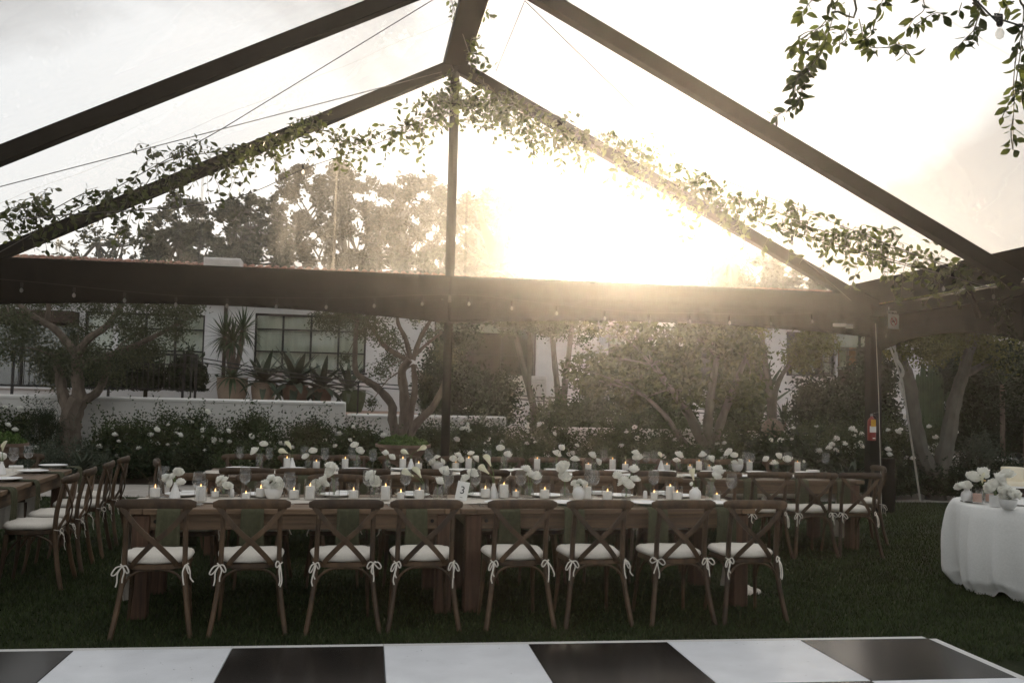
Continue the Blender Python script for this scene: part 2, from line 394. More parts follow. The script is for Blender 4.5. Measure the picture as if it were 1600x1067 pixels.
def flat(name, pts, z, mat, kind='structure'):
    mb = MB(); mb.add([(p[0], p[1], z) for p in pts], [tuple(range(len(pts)))])
    o = part(name, mb.mesh(name, mat, False)); tag(o, kind=kind); return o
def tent_xy(a, b): p = T(a, b, 0); return (p.x, p.y)
S = 600
flat('ground', [(-S, -S), (S, -S), (S, S), (-S, S)], -.02, M['lawn'])
flat('lawn', [tent_xy(-16, 26), tent_xy(16, 26), tent_xy(16, -1.35), tent_xy(-16, -1.35)], 0.0, M['lawn'])
flat('garden_path', [tent_xy(-22, -1.35), tent_xy(22, -1.35), tent_xy(22, -3.25), tent_xy(-22, -3.25)], .004, M['path'])
mb = MB()
def soilfn(u, v):
    p = T(-22+44*u, -3.25-3.4*v, 0); return (p.x, p.y, .008+.09*math.sin(PI*min(1, v*1.3))**.5+.03*random.random() if 0 < v else .006)
mb.sheet(120, 14, soilfn)
tag(part('flower_bed', mb.mesh('flower_bed', M['soil'])), kind='structure')

# mown grass: real blades over the lawn in view
def grass():
    n = 330000
    a = RNG.uniform(-8.2, 8.2, n); b = RNG.uniform(-1.3, 7.9, n)
    keep = RNG.random(n) < np.clip(.35+.09*(b+1.3), 0, 1); a = a[keep]; b = b[keep]; n = len(a)
    x = POLE.x+TE.x*a+TN.x*b; y = POLE.y+TE.y*a+TN.y*b
    fl = (x-.1497)*math.sin(-.1459)+(y-6.2238)*math.cos(.1459)
    k = (np.abs(x) < .56*y+.3) & (y > 5.75) & ((fl > .085) | ((x-.1497)*math.cos(.1459)+(y-6.2238)*math.sin(.1459) > 3*.9144+.085)); x, y = x[k], y[k]; n = len(x)
    h = RNG.uniform(.022, .048, n)*(1+.25*np.sin(x*1.7+.6*y)*np.sin(y*1.3)); w = RNG.uniform(.0035, .006, n); ph = RNG.uniform(0, 2*PI, n); ln = RNG.uniform(.1, .9, n)*h; l2 = RNG.uniform(0, 2*PI, n)
    V = np.empty((n, 3, 3)); dx, dy = np.cos(ph)*w, np.sin(ph)*w
    V[:, 0] = np.stack([x-dx, y-dy, np.zeros(n)], 1); V[:, 1] = np.stack([x+dx, y+dy, np.zeros(n)], 1)
    V[:, 2] = np.stack([x+np.cos(l2)*ln, y+np.sin(l2)*ln, h], 1)
    o = part('grass', npmesh('grass', V, 3, M['grassblade'])); tag(o, 'short dark green mown grass of the lawn under the tent', 'grass', kind='stuff')
grass()

# ---------------------------------------------------------------- terrace, low walls, house
def seg_wall(name, label, px0, px1, d0, d1, ztop, th=.26, zb=-.1, mat='lowwall', cap=True):
    p0 = at(px0, 620, d0); p1 = at(px1, 620, d1)
    a = Vector((p0.x, p0.y, 0)); b = Vector((p1.x, p1.y, 0)); e = (b-a).normalized(); n = Vector((-e.y, e.x, 0))
    L = (b-a).length; rz = math.atan2(e.y, e.x)
    t = thing(name, label, 'wall', a, rz)
    mb = MB(); mb.box((L/2, th/2, (ztop-.06+zb)/2), (L, th, ztop-.06-zb), .01); part('wall_body', mb.mesh('wall_body', M[mat]), t)
    mb = MB(); pts = [(0.0, th/2, ztop-.055), (.05, th/2, ztop-.055), (L-.05, th/2, ztop-.055), (L, th/2, ztop-.055)]
    mb.sweep(pts, [th*.8, th+.03, th+.03, th*.8], [.08, .11, .11, .08], 12, (0, 0, 1), .75); part('rounded_cap', mb.mesh('rounded_cap', M[mat]), t)
    return t
DW = 19.0
def wd(px, d=DW): return d+(px-620)/1504*d*math.tan(.15)
seg_wall('garden_wall', 'tallest cream stucco garden wall behind the roses and gnarled olive tree', -150, 541, wd(-150), wd(541), 1.42)
seg_wall('garden_wall', 'low cream stucco wall stepping down behind the small olive in the moss bowl', 543, 792, wd(543)+.05, wd(792)+.05, 1.19)
seg_wall('garden_wall', 'low cream stucco wall running behind the rose hedge below the sun', 794, 1395, wd(794)+.1, wd(1395)+.1, 1.00)
seg_wall('garden_wall', 'cream stucco wall just right of the tent post, upper of two tiers', 1388, 1470, 20.6, 20.75, .86)
seg_wall('garden_wall', 'cream stucco wall just right of the tent post, lower tier in front', 1384, 1500, 19.0, 19.2, .62)
seg_wall('garden_wall', 'short cream stucco wall behind the cake table flowers', 1535, 1592, 18.2, 18.3, .66)
BT = 0.17
BE = Vector((math.cos(BT), math.sin(BT), 0)); BN = Vector((math.sin(BT), -math.cos(BT), 0))   # along the front, out of the front
B0 = at(480, 560, 24.0); B0.z = 0
def fac(px, py, out=0.0):
    """pixel -> (u, z) on the house front"""
    d = ray(px, py); P = B0+BN*out; s = (P-CAMP).dot(BN)/d.dot(BN); q = CAMP+d*s; return (q-B0).dot(BE), q.z
def H(u, out, z): return B0+BE*u+BN*out+Z*z
mb = MB()
mb.add([H(-20, 4.6, 1.15), H(2.6, 4.6, 1.15), H(2.6, -.3, 1.15), H(-20, -.3, 1.15), H(2.6, 4.6, -.1), H(2.6, -.3, -.1), H(30, 3.8, .35), H(30, -.3, .35), H(2.61, 3.8, .75), H(2.61, -.3, .75)],
       [(0, 1, 2, 3), (1, 4, 5, 2), (8, 6, 7, 9)])
tag(part('terrace', mb.mesh('terrace', M['paving'], False)), kind='structure')

house = thing('white_house', 'long white stucco house with steel windows and low terracotta roof behind the garden', 'house', B0, BT)
# house local axes: x along the front, y inwards
U0, U1, ZT = -14.0, 24.0, 3.95
wins = [(-60, 122, 484, 604, 'entry'), (131, 319, 489, 576, 'curtain'), (397, 572, 492, 580, 'curtain'), (678, 838, 503, 604, 'room'), (950, 1152, 528, 606, 'room'), (1229, 1306, 519, 588, 'warm'), (1309, 1384, 519, 603, 'blind')]
ops = []
for (x0, x1, y0, y1, k) in wins:
    u0, za = fac(x0, y0); u1, zb = fac(x1, y1); u0b, zc = fac(x0, y1); u1b, zd = fac(x1, y0)
    ops.append(((u0+u0b)/2, (u1+u1b)/2, (zb+zc)/2+.0, min((za+zd)/2, ZT-.12), k))
mb = MB(); zb0 = 0.0
us = sorted([U0, U1]+[o[0] for o in ops]+[o[1] for o in ops])
for i in range(len(us)-1):
    a, b = us[i], us[i+1]
    if b-a < 1e-4: continue
    hit = [o for o in ops if o[0] <= a+1e-4 and o[1] >= b-1e-4]
    if not hit: mb.box(((a+b)/2, .15, (zb0+ZT)/2), (b-a, .3, ZT-zb0))
    else:
        o = hit[0]; mb.box(((a+b)/2, .15, (zb0+o[2])/2), (b-a, .3, o[2]-zb0)); mb.box(((a+b)/2, .15, (o[3]+ZT)/2), (b-a, .3, ZT-o[3]))
part('wall', mb.mesh('wall', M['white'], False), house)
mb = MB(); mb.box(((U0+U1)/2, 4.2, 2.0), (U1-U0, .1, 3.96)); mb.box(((U0+U1)/2, 2.3, ZT-.13), (U1-U0, 3.9, .04)); mb.box(((U0+U1)/2, 2.2, .9), (U1-U0, 3.9, .04)); part('inner_room', mb.mesh('inner_room', M['room'], False), house)
# roof: sloping terracotta courses with proud barrel tiles, dark eaves board and soffit
rf = part('roof', MB().add([(U0-.3, -.35, ZT+.04), (U1+.3, -.35, ZT+.04), (U1+.3, 5.5, ZT+1.40), (U0-.3, 5.5, ZT+1.40), (U0-.3, -.35, ZT-.06), (U1+.3, -.35, ZT-.06), (U1+.3, 5.5, ZT+1.25), (U0-.3, 5.5, ZT+1.25)],
    [(0, 1, 2, 3), (7, 6, 5, 4), (0, 4, 5, 1), (2, 6, 7, 3), (1, 5, 6, 2), (0, 3, 7, 4)]).mesh('roof', M['roof'], False), house)
mb = MB(); sl_ = 1.36/5.85
n = int((U1-U0+.6)/.24)
for i in range(n):
    u = U0-.3+.12+i*.24
    for j in range(9):
        y0 = -.4+j*.66; z0 = ZT+.05+(y0+.35)*sl_+random.uniform(-.006, .006)
        mb.sweep([(u, y0, z0+.035), (u, y0+.74, z0+.74*sl_+.01)], [.19, .15], [.1, .08], 6)
tag(part('roof_tiles', mb.mesh('roof_tiles', M['tile']), house), kind='stuff')
mb = MB(); mb.box(((U0+U1)/2, -.38, ZT-.045), (U1-U0+.6, .04, .16)); part('fascia', mb.mesh('fascia', M['brown'], False), house)
u, _ = fac(352, 520); mb = MB(); mb.tube([(u, -.06, 1.3), (u, -.06, ZT-.15), (u, -.5, ZT-.02)], .045, 8); part('downpipe', mb.mesh('downpipe', M['brown']), house)
for (u0, u1, z0, z1, kind) in ops:
    w_, h_ = u1-u0, z1-z0; cx, cz = (u0+u1)/2, (z0+z1)/2
    mb = MB(); fr = .05
    mb.box((cx, .12, z0+fr/2), (w_, .08, fr)); mb.box((cx, .12, z1-fr/2), (w_, .08, fr)); mb.box((u0+fr/2, .12, cz), (fr, .08, h_-2*fr)); mb.box((u1-fr/2, .12, cz), (fr, .08, h_-2*fr))
    wn = part('window' if kind != 'entry' else 'doorway', mb.mesh('window_surround', M['winframe'], False), house)
    ncol, nrow = {'curtain': (4, 3), 'room': (3, 2), 'entry': (2, 1), 'warm': (2, 3), 'blind': (2, 3)}[kind]
    if kind == 'curtain' and abs(u0-ops[1][0]) < .01: ncol = 4
    for i in range(1, ncol):
        x = u0+w_*i/ncol; wid = .05
        if kind == 'curtain' and abs(u0-ops[1][0]) < .01 and i == 1: wid = .12
        mb = MB(); mb.box((x, .125, cz), (wid, .06, h_-2*fr)); part('mullion', mb.mesh('mullion', M['white'] if wid > .1 else M['winframe'], False), wn)
    for j in range(1, nrow):
        zz = z0+h_*(j/nrow+(.06 if j == nrow-1 and kind == 'curtain' else 0))
        mb = MB(); mb.box((cx, .127, zz), (w_-2*fr, .045, .035)); part('glazing_bar', mb.mesh('glazing_bar', M['winframe'], False), wn)
    for i in range(ncol):
        for j in range(nrow):
            mb = MB(); xa, xb = u0+w_*i/ncol+.005, u0+w_*(i+1)/ncol-.005; za_, zb_ = z0+h_*j/nrow+.005, z0+h_*(j+1)/nrow-.005
            mb.box(((xa+xb)/2, .14+random.uniform(0, .004), (za_+zb_)/2), (xb-xa, .006, zb_-za_)); part('pane', mb.mesh('pane', M['pane'], False), wn)
    mb = MB(); mb.box((cx, -.03, z0-.03), (w_+.1, .08, .05), .008); part('sill', mb.mesh('sill', M['winframe'] if kind == 'curtain' else M['white']), wn)
    if kind == 'curtain':
        mb = MB(); mb.sheet(90, 2, lambda a, b: (u0+w_*a, .20+.025*math.sin(a*95)+.012*math.sin(a*41+1), z0+h_*b)); part('curtain', mb.mesh('curtain', M['curtain']), wn)
    if kind == 'blind':
        mb = MB(); mb.box((cx, .22, z1-h_*.14), (w_, .02, h_*.28)); part('roller_blind', mb.mesh('roller_blind', M['curtain'], False), wn)
    if kind in ('warm', 'blind'):
        for q in range(5):
            mb = MB(); mb.box((u0+w_*(.12+.19*q), .9+.2*random.random(), z0+h_*random.uniform(.2, .6)), (w_*.12, .08, h_*random.uniform(.25, .5)), .01); part('shelf_item', mb.mesh('shelf_item', M['art'] if q % 2 else M['curtain']), wn)
    if kind == 'room':
        mb = MB(); mb.box((cx, .2, z1-h_*.08), (w_*.96, .03, h_*.16)); part('roller_blind', mb.mesh('roller_blind', M['curtain'], False), wn)
    if kind == 'entry':
        mb = MB(); mb.box((cx, .30, cz), (w_-.12, .05, h_-.12)); part('door_leaf', mb.mesh('door_leaf', M['brown'], False), wn)
        mb = MB(); mb.box((cx, -.25, z1-.17), (w_, .5, .3), .02); part('timber_awning', mb.mesh('timber_awning', M['brown'], False), wn)
# roof plant and beige panel
u, z = fac(350, 406, -3.4)
ac = thing('roof_unit', 'grey metal ventilation unit sitting on the terracotta roof', 'roof vent', H(u, -3.4, ZT+.88), BT)
mb = MB(); mb.box((0, 0, .22), (1.0, .7, .4), .02); part('casing', mb.mesh('casing', M['acwhite']), ac)
for i in range(5):
    mb = MB(); mb.box((0, -.36, .09+.065*i), (.86, .03, .03)); part('slat', mb.mesh('slat', M['acwhite'], False), ac)
u0, z0 = fac(790, 621, .5); u1, z1 = fac(852, 591, .5)
ac = thing('air_conditioner', 'white louvred air conditioning box below the dark house window', 'air conditioner', H((u0+u1)/2, .5, z0-.05), BT)
w_, h_ = u1-u0, z1-z0+.1
mb = MB(); mb.box((0, 0, h_/2), (w_, .4, h_), .015); part('casing', mb.mesh('casing', M['acwhite']), ac)
mb = MB(); mb.box((0, .02, -(z0-.05-.3)/2), (w_*1.15, .5, z0-.05-.3-.004), .01); part('plinth', mb.mesh('plinth', M['white']), ac)
for i in range(8):
    mb = MB(); mb.beam((-w_*.44, -.215, h_*(.12+.105*i)), (w_*.44, -.215, h_*(.12+.105*i)), .035, .012, (0, .5, 1)); part('slat', mb.mesh('slat', M['acwhite'], False), ac)

# iron railing on the terrace, left
def railing():
    pa = at(20, 585, 21.0); pb = at(306, 585, 21.5); pa.z = pb.z = 0
    e = (pb-pa); L = e.length; rz = math.atan2(e.y, e.x)
    zt = at(160, 551, 21.2).z; zb = at(160, 606, 21.2).z
    t = thing('iron_railing', 'black iron railing with thin upright bars on the terrace behind the olive tree', 'railing', pa, rz)
    for z, r in ((zt, .022), (zt-.22, .014), (zb, .016)):
        mb = MB(); mb.box((L/2, 0, z), (L, r*2, r*2)); part('rail', mb.mesh('rail', M['iron'], False), t)
    mb = MB(); mb.box((0, 0, (zb+zt)/2), (.016, .016, zt-zb)); bal = mb.mesh('baluster', M['iron'], False)
    n = 34
    for i in range(1, n): part('baluster', bal, t, (L*i/n, 0, 0))
    mb = MB(); mb.box((0, 0, (1.1+zt+.03)/2), (.05, .05, zt+.03-1.1)); pm = mb.mesh('post', M['iron'], False)
    for s in (0, .52, .93, 1): part('post', pm, t, (L*s, 0, 0))
railing()
def handrail():
    ks = [(300, 557), (420, 578), (560, 597), (700, 608), (850, 621), (1000, 630), (1200, 649), (1380, 665), (1520, 677), (1640, 686)]
    P = [at(x, y, 20.4+(x-300)/1504*20.4*.15) for x, y in ks]
    t = thing('ramp_handrail', 'thin double iron handrail sloping down to the right in front of the house', 'handrail', (P[0].x, P[0].y, 0))
    o = Vector((P[0].x, P[0].y, 0))
    for dz in (0, -.085):
        mb = MB(); mb.tube([p-o+Z*dz for p in P], .013, 6); part('rail', mb.mesh('rail', M['iron']), t)
    for p in (P[0], P[2], P[4], P[6], P[8]):
        mb = MB(); mb.tube([p-o, Vector((p.x-o.x, p.y-o.y, .2))], .018, 6); part('post', mb.mesh('post', M['iron']), t)
handrail()

# ---------------------------------------------------------------- plants
def tree(name, label, stems, clumps, d, per, leaf, lw, mat, bark, cat='tree', group=None, depth=1.0, flat_=.85, droop=0.0, shell=.35):
    """stems: (list of px points, r0, r1); clumps: (px, py, r metres) at distance d"""
    b = stems[0][0][0]; base = at(b[0], b[1], d)
    t = thing(name, label, cat, base, 0, group)
    mb = MB(); rr = random.Random(sum(map(ord, label)))
    for pts, r0, r1 in stems:
        q = []; off = rr.uniform(-.25, .25)*depth
        for i, (x, y) in enumerate(pts): q.append(at(x, y, d+off*i/len(pts)*2)-base)
        q = catmull(q, 4); n = len(q)
        mb.tube(q, [(r0+(r1-r0)*(i/(n-1)))*(1+.09*math.sin(i*2.3+r0*50)) for i in range(n)], 8)
    if base.z > .05: mb.tube([(0, 0, .02), (0, 0, -base.z*.5), (0, 0, -base.z)], [stems[0][1], stems[0][1]*1.05, stems[0][1]*1.2], 10)
    cl = []
    for x, y, r in clumps:
        c = at(x, y, d+rr.uniform(-1, 1)*depth)-base; cl.append((c, r))
        # twigs that carry the clump
    ends = [at(*s[0][-1], d)-base for s in stems]
    for c, r in cl:
        e = min(ends, key=lambda v: (v-c).length)
        if (e-c).length < 3.5:
            m = (e+c)/2+Vector((rr.uniform(-.1, .1), rr.uniform(-.1, .1), .08)); mb.tube(catmull([e, m, c], 3), [.022, .018, .015, .012, .010, .008, .006][:len(catmull([e, m, c], 3))], 5)
    part('trunk', mb.mesh('trunk', M[bark]), t)
    C = clump_points(cl, per, flat_, shell)
    part('crown', npmesh('crown', leaf_quads(C, leaf, lw, droop=droop), 4, M[mat]), t)
    return t
rnd = random.Random(3)
tree('olive_tree', 'gnarled thick trunked olive tree in front of the tall cream garden wall', [
    ([(108, 712), (107, 680), (112, 650), (124, 622)], .26, .17), ([(112, 655), (98, 615), (92, 580), (84, 556)], .13, .06),
    ([(124, 625), (121, 585), (120, 550)], .13, .09), ([(126, 628), (150, 614), (163, 592), (172, 556)], .09, .05),
    ([(120, 556), (138, 530), (166, 510), (186, 482), (201, 455)], .085, .04), ([(120, 555), (88, 516), (62, 500), (18, 468)], .085, .04),
    ([(72, 508), (76, 480), (70, 455)], .055, .03), ([(122, 570), (190, 548), (245, 524), (292, 498)], .07, .03)],
    [(20, 505, .42), (45, 520, .4), (70, 555, .42), (15, 545, .4), (100, 560, .42), (130, 545, .38), (150, 570, .42), (95, 590, .36), (80, 580, .36), (120, 520, .36), (190, 500, .4), (215, 520, .4), (255, 490, .42), (285, 490, .34),
     (300, 480, .3), (235, 545, .38), (200, 560, .36), (275, 520, .3), (170, 590, .3), (150, 480, .34), (60, 470, .36), (100, 470, .34), (220, 470, .4), (265, 462, .4), (10, 470, .36), (180, 455, .4), (120, 440, .45), (60, 435, .45), (240, 435, .45)],
    17.6, 1500, .07, .028, 'olive', 'bark', depth=.6, shell=.1)
tree('olive_tree', 'slender many stemmed olive tree rising behind the terracotta moss bowl', [
    ([(626, 702), (624, 680), (632, 662), (632, 620), (628, 580), (640, 562)], .13, .06), ([(622, 690), (613, 655), (612, 632), (590, 606), (572, 594), (556, 580), (555, 540), (558, 500)], .09, .035),
    ([(634, 690), (652, 660), (676, 636), (694, 600), (700, 570)], .085, .04), ([(640, 690), (640, 655), (648, 610), (646, 570)], .075, .045),
    ([(640, 564), (604, 543), (586, 520), (570, 496)], .05, .025), ([(642, 562), (634, 530), (622, 505), (620, 480)], .05, .025), ([(645, 562), (656, 530), (668, 508), (682, 488)], .05, .025), ([(645, 560), (664, 540), (690, 520)], .035, .02)],
    [(505, 498, .3), (525, 505, .34), (550, 492, .36), (578, 500, .34), (598, 522, .3), (535, 482, .34), (612, 560, .26), (596, 580, .24), (650, 496, .22), (672, 524, .2), (695, 502, .22), (566, 520, .28), (618, 535, .24), (700, 560, .24), (690, 545, .2),
     (545, 470, .36), (600, 470, .34), (640, 470, .3), (680, 470, .3), (660, 590, .18), (540, 560, .16), (580, 630, .16)],
    16.9, 1500, .065, .026, 'olive', 'bark', depth=.45, shell=.1)
tree('broadleaf_tree', 'broad leaved tree with a wide crown straight below the setting sun', [
    ([(1103, 716), (1096, 690), (1078, 650), (1050, 610), (1020, 570)], .12, .05), ([(1105, 714), (1106, 660), (1112, 610), (1120, 560)], .11, .05), ([(1108, 714), (1126, 660), (1145, 610), (1165, 560)], .10, .04), ([(1098, 712), (1068, 690), (1040, 650), (1010, 620)], .07, .03)],
    [(rnd.uniform(925, 1175), rnd.uniform(478, 625), rnd.uniform(.28, .42)) for _ in range(38)]+[(890, 575, .22), (905, 590, .25), (915, 560, .25)],
    17.4, 520, .13, .06, 'glow', 'bark2', depth=.7, droop=.5)
tree('twin_trunk_tree', 'tree with two pale leaning trunks and yellow green crown right of the tent post', [
    ([(1462, 752), (1440, 705), (1428, 650), (1422, 600), (1410, 565), (1396, 528)], .15, .08), ([(1464, 752), (1480, 690), (1491, 630), (1505, 582), (1516, 545), (1534, 505)], .16, .07),
    ([(1503, 588), (1540, 568), (1566, 552)], .07, .045), ([(1515, 548), (1512, 515), (1510, 488)], .06, .04), ([(1408, 562), (1425, 535), (1440, 505)], .05, .03), ([(1437, 705), (1450, 725), (1466, 745)], .05, .07)],
    [(rnd.uniform(1398, 1590), rnd.uniform(490, 560), rnd.uniform(.24, .4)) for _ in range(34)]+[(rnd.uniform(1400, 1590), rnd.uniform(455, 500), .4) for _ in range(12)],
    16.6, 1300, .075, .03, 'lime', 'bark2', depth=.7)
tree('thin_trunk_tree', 'small tree on two thin upright trunks against the white house wall', [
    ([(874, 672), (872, 620), (866, 560), (862, 510)], .08, .05), ([(878, 672), (882, 610), (888, 560), (894, 505)], .08, .05)],
    [(rnd.uniform(842, 910), rnd.uniform(480, 528), .34) for _ in range(14)], 21.0, 800, .10, .045, 'bush', 'bark2', depth=.4)
tree('thin_trunk_tree', 'leaning slim tree beside the white air conditioning box', [
    ([(838, 660), (830, 620), (818, 575), (800, 500)], .09, .05), ([(826, 600), (828, 550), (826, 500)], .06, .04)],
    [(rnd.uniform(760, 850), rnd.uniform(470, 512), .34) for _ in range(12)], 20.6, 800, .10, .045, 'bush', 'bark2', depth=.4)
tree('thin_trunk_tree', 'small yellow green tree in front of the house window near the tent post', [
    ([(1205, 690), (1204, 620), (1196, 570), (1190, 520)], .1, .05), ([(1208, 690), (1212, 610), (1236, 565), (1262, 535)], .07, .03), ([(1204, 620), (1180, 570), (1170, 540)], .05, .03)],
    [(rnd.uniform(1160, 1300), rnd.uniform(495, 570), .3) for _ in range(20)]+[(1262, 540, .4), (1250, 555, .35), (1280, 530, .35)], 19.6, 900, .09, .035, 'lime', 'bark2', depth=.5)

def shrub(name, label, x0, x1, ytop, ybase, d, n, mat, leaf=.07, lw=.035, roses=0, cat='shrub', group=None, droop=0.0, r=.28, spread=.5, up=0.0, per=1400):
    base = at((x0+x1)/2, ybase, d); t = thing(name, label, cat, base, 0, group)
    cl = []; rr = random.Random(int(x0*7+ytop))
    for i in range(n):
        x = rr.uniform(x0, x1); f = 1-((x-(x0+x1)/2)/((x1-x0)/2+1e-3))**4; yt = ytop+(ybase-ytop)*.35*(1-f)
        c = at(x, rr.uniform(yt+8, ybase-4), d+rr.uniform(-spread, spread))-base; cl.append((c, r*rr.uniform(.75, 1.2)))
    mb = MB()
    for k in range(9):
        e = cl[k % n][0]; mb.tube(catmull([(e.x*.25, e.y*.25, -.05), (e.x*.6, e.y*.6, e.z*.5), e], 3), .012, 5)
    if base.z > .1: mb.tube([(0, 0, .1), (0, 0, -base.z)], .05, 6)
    part('stems', mb.mesh('stems', M['vstem']), t)
    C = clump_points(cl, per, .9, .1)
    tips = []
    for k in range(n*3):     # loose shoots break the outline
        c, r_ = cl[k % n]; p0 = np.array(c)+RNG.normal(size=3)*r_*.4; dr = np.array([rr.uniform(-.5, .5), rr.uniform(-.4, .4), 1.0]); m = 12
        s = np.linspace(0, r_*1.6, m)[:, None]; tips.append(p0+dr*s+RNG.normal(size=(m, 3))*.02)
    C = np.concatenate([C]+tips); C[:, 2] = np.maximum(C[:, 2], .02)
    part('foliage', npmesh('foliage', leaf_quads(C, leaf, lw, up=up, droop=droop), 4, M[mat]), t)
    for k in range(roses):
        c, r_ = cl[rr.randrange(n)]; ph = rr.uniform(-2.6, -.5); q = Vector(c)+Vector((math.cos(ph)*r_*1.05, math.sin(ph)*r_*1.05, rr.uniform(-.2, .9)*r_))
        if q.z < .2: q.z += .3
        part('rose', ROSE_SMALL, t, q, (rr.uniform(-.3, .9), rr.uniform(-.5, .5), rr.uniform(0, 6)), [rr.uniform(.7, 1.25)]*3)
    return t
def rose_mesh(name, r, mat, layers=((.30, 4, 1.25), (.55, 5, .95), (.80, 6, .62), (1.0, 7, .28)), nu=4, nv=3, hgt=1.0):
    """cupped petals in whorls, open upwards"""
    mb = MB(); rr = random.Random(int(r*1e4)+len(name))
    for li, (rad, n, lift) in enumerate(layers):
        for k in range(n):
            ph = 2*PI*(k+.5*li+rr.uniform(-.12, .12))/n; wd_ = 1.35*2*PI/n*.5; R_ = r*rad*rr.uniform(.92, 1.08); lf = lift*rr.uniform(.88, 1.12)
            def fn(u, v, ph=ph, wd_=wd_, R_=R_, lf=lf):
                a = ph+(u-.5)*2*wd_*(.35+.65*math.sin(PI*(.15+.65*v))); bulge = math.sin(v*PI*.62)
                rad_ = R_*(.12+.88*bulge)*(1-.10*abs(u-.5)*2); z = r*hgt*(-.45+v*(.35+lf*.75))-.08*r*(2*u-1)**2+.12*r*v*v*(math.cos(3*PI*u))*.5
                if v > .9: rad_ *= 1.08
                return (rad_*math.cos(a), rad_*math.sin(a), z)
            mb.sheet(nu, nv, fn)
    return mb.mesh(name, mat, True, None)
ROSE_SMALL = rose_mesh('garden_rose', .055, M['petal'], ((.4, 3, 1.0), (.8, 5, .6), (1.0, 5, .2)), 2, 2)

RG = 'white rose bushes along the flower bed'
for (x0, x1, yt, d, n, nr, lab) in [
    (-30, 62, 634, 17.6, 20, 22, 'tall white rose bush at the far left, left of the gnarled olive trunk'),
    (128, 240, 660, 17.3, 30, 14, 'white rose bush directly right of the gnarled olive trunk'),
    (235, 345, 648, 17.5, 30, 22, 'dense white rose bush between the olive trunk and the long steel window'),
    (340, 440, 654, 17.3, 28, 18, 'white rose bush in front of the clay pots with tall shoots'),
    (432, 520, 664, 17.3, 24, 14, 'white rose bush below the stepped end of the tall garden wall'),
    (515, 600, 676, 17.0, 22, 10, 'lower rose bush left of the moss bowl'),
    (648, 706, 662, 17.5, 20, 8, 'white rose bush between the slender olive and the tent pole'),
    (712, 800, 664, 17.5, 24, 18, 'white rose bush directly right of the central tent pole'),
    (795, 905, 664, 17.3, 26, 14, 'white rose bush in front of the thin trunk tree'),
    (900, 1010, 672, 17.3, 24, 6, 'rose bush straight under the sun with few blooms'),
    (1005, 1085, 680, 17.1, 18, 2, 'low leafy rose bush left of the wide crowned tree'),
    (1120, 1220, 676, 17.3, 24, 20, 'white rose bush right of the wide crowned tree'),
    (1215, 1290, 672, 17.4, 18, 18, 'white rose bush beside the stone ball left of the tent post'),
    (1278, 1362, 672, 17.0, 22, 30, 'small flowered white rose bush left of the fire extinguisher'),
    (1374, 1428, 660, 17.2, 14, 14, 'white rose bush between the tent post and the twin trunks'),
    (1446, 1470, 664, 17.4, 8, 10, 'small white rose bush seen between the twin trunks')]:
    shrub('rose_bush', lab, x0, x1, yt, 742, d, int(n*1.2), 'bush', .06, .032, int(nr*1.5), 'rose bush', RG)
for (x0, x1, yt, yb, d, n, mt, lf, lw, lab, nm) in [
    (45, 92, 640, 725, 17.0, 14, 'dark', .10, .012, 'dark spiky rosemary bush left of the gnarled olive trunk', 'rosemary_bush'),
    (58, 165, 690, 742, 16.5, 20, 'grey', .11, .014, 'silvery lavender clump around the foot of the gnarled olive', 'lavender_clump'),
    (0, 60, 690, 742, 16.4, 14, 'grey', .11, .014, 'silvery lavender clump behind the terracotta bowl at far left', 'lavender_clump'),
    (165, 330, 705, 748, 16.3, 26, 'dark', .07, .035, 'low dark shrub at the path edge below the roses', 'low_shrub'),
    (330, 470, 705, 750, 16.3, 24, 'bush', .07, .035, 'low leafy shrub at the path edge behind the far table end', 'low_shrub'),
    (470, 600, 700, 752, 16.2, 22, 'bush', .07, .035, 'low shrub at the path edge left of the moss bowl', 'low_shrub'),
    (690, 860, 705, 755, 16.2, 26, 'bush', .07, .035, 'low shrub at the foot of the central tent pole', 'low_shrub'),
    (860, 1090, 708, 758, 16.3, 32, 'bush', .07, .035, 'wide low shrub along the bed under the sun', 'low_shrub'),
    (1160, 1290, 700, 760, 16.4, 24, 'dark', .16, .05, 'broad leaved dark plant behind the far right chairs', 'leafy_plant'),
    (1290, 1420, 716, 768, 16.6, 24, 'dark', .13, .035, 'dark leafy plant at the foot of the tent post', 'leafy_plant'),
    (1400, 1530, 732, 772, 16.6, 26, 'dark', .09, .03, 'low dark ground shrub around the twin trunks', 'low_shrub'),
    (1505, 1555, 688, 768, 16.9, 16, 'grey', .08, .03, 'grey green rounded shrub behind the cake table', 'rounded_shrub'),
    (1548, 1640, 722, 772, 16.7, 18, 'dark', .08, .03, 'dark low shrub at the right end of the bed', 'low_shrub')]:
    shrub(nm, lab, x0, x1, yt, yb, d, n, mt, lf, lw, 0, 'shrub' if 'lavender' not in nm else 'lavender', None, r=.22, spread=.35, up=.5 if lw < .02 else .1)
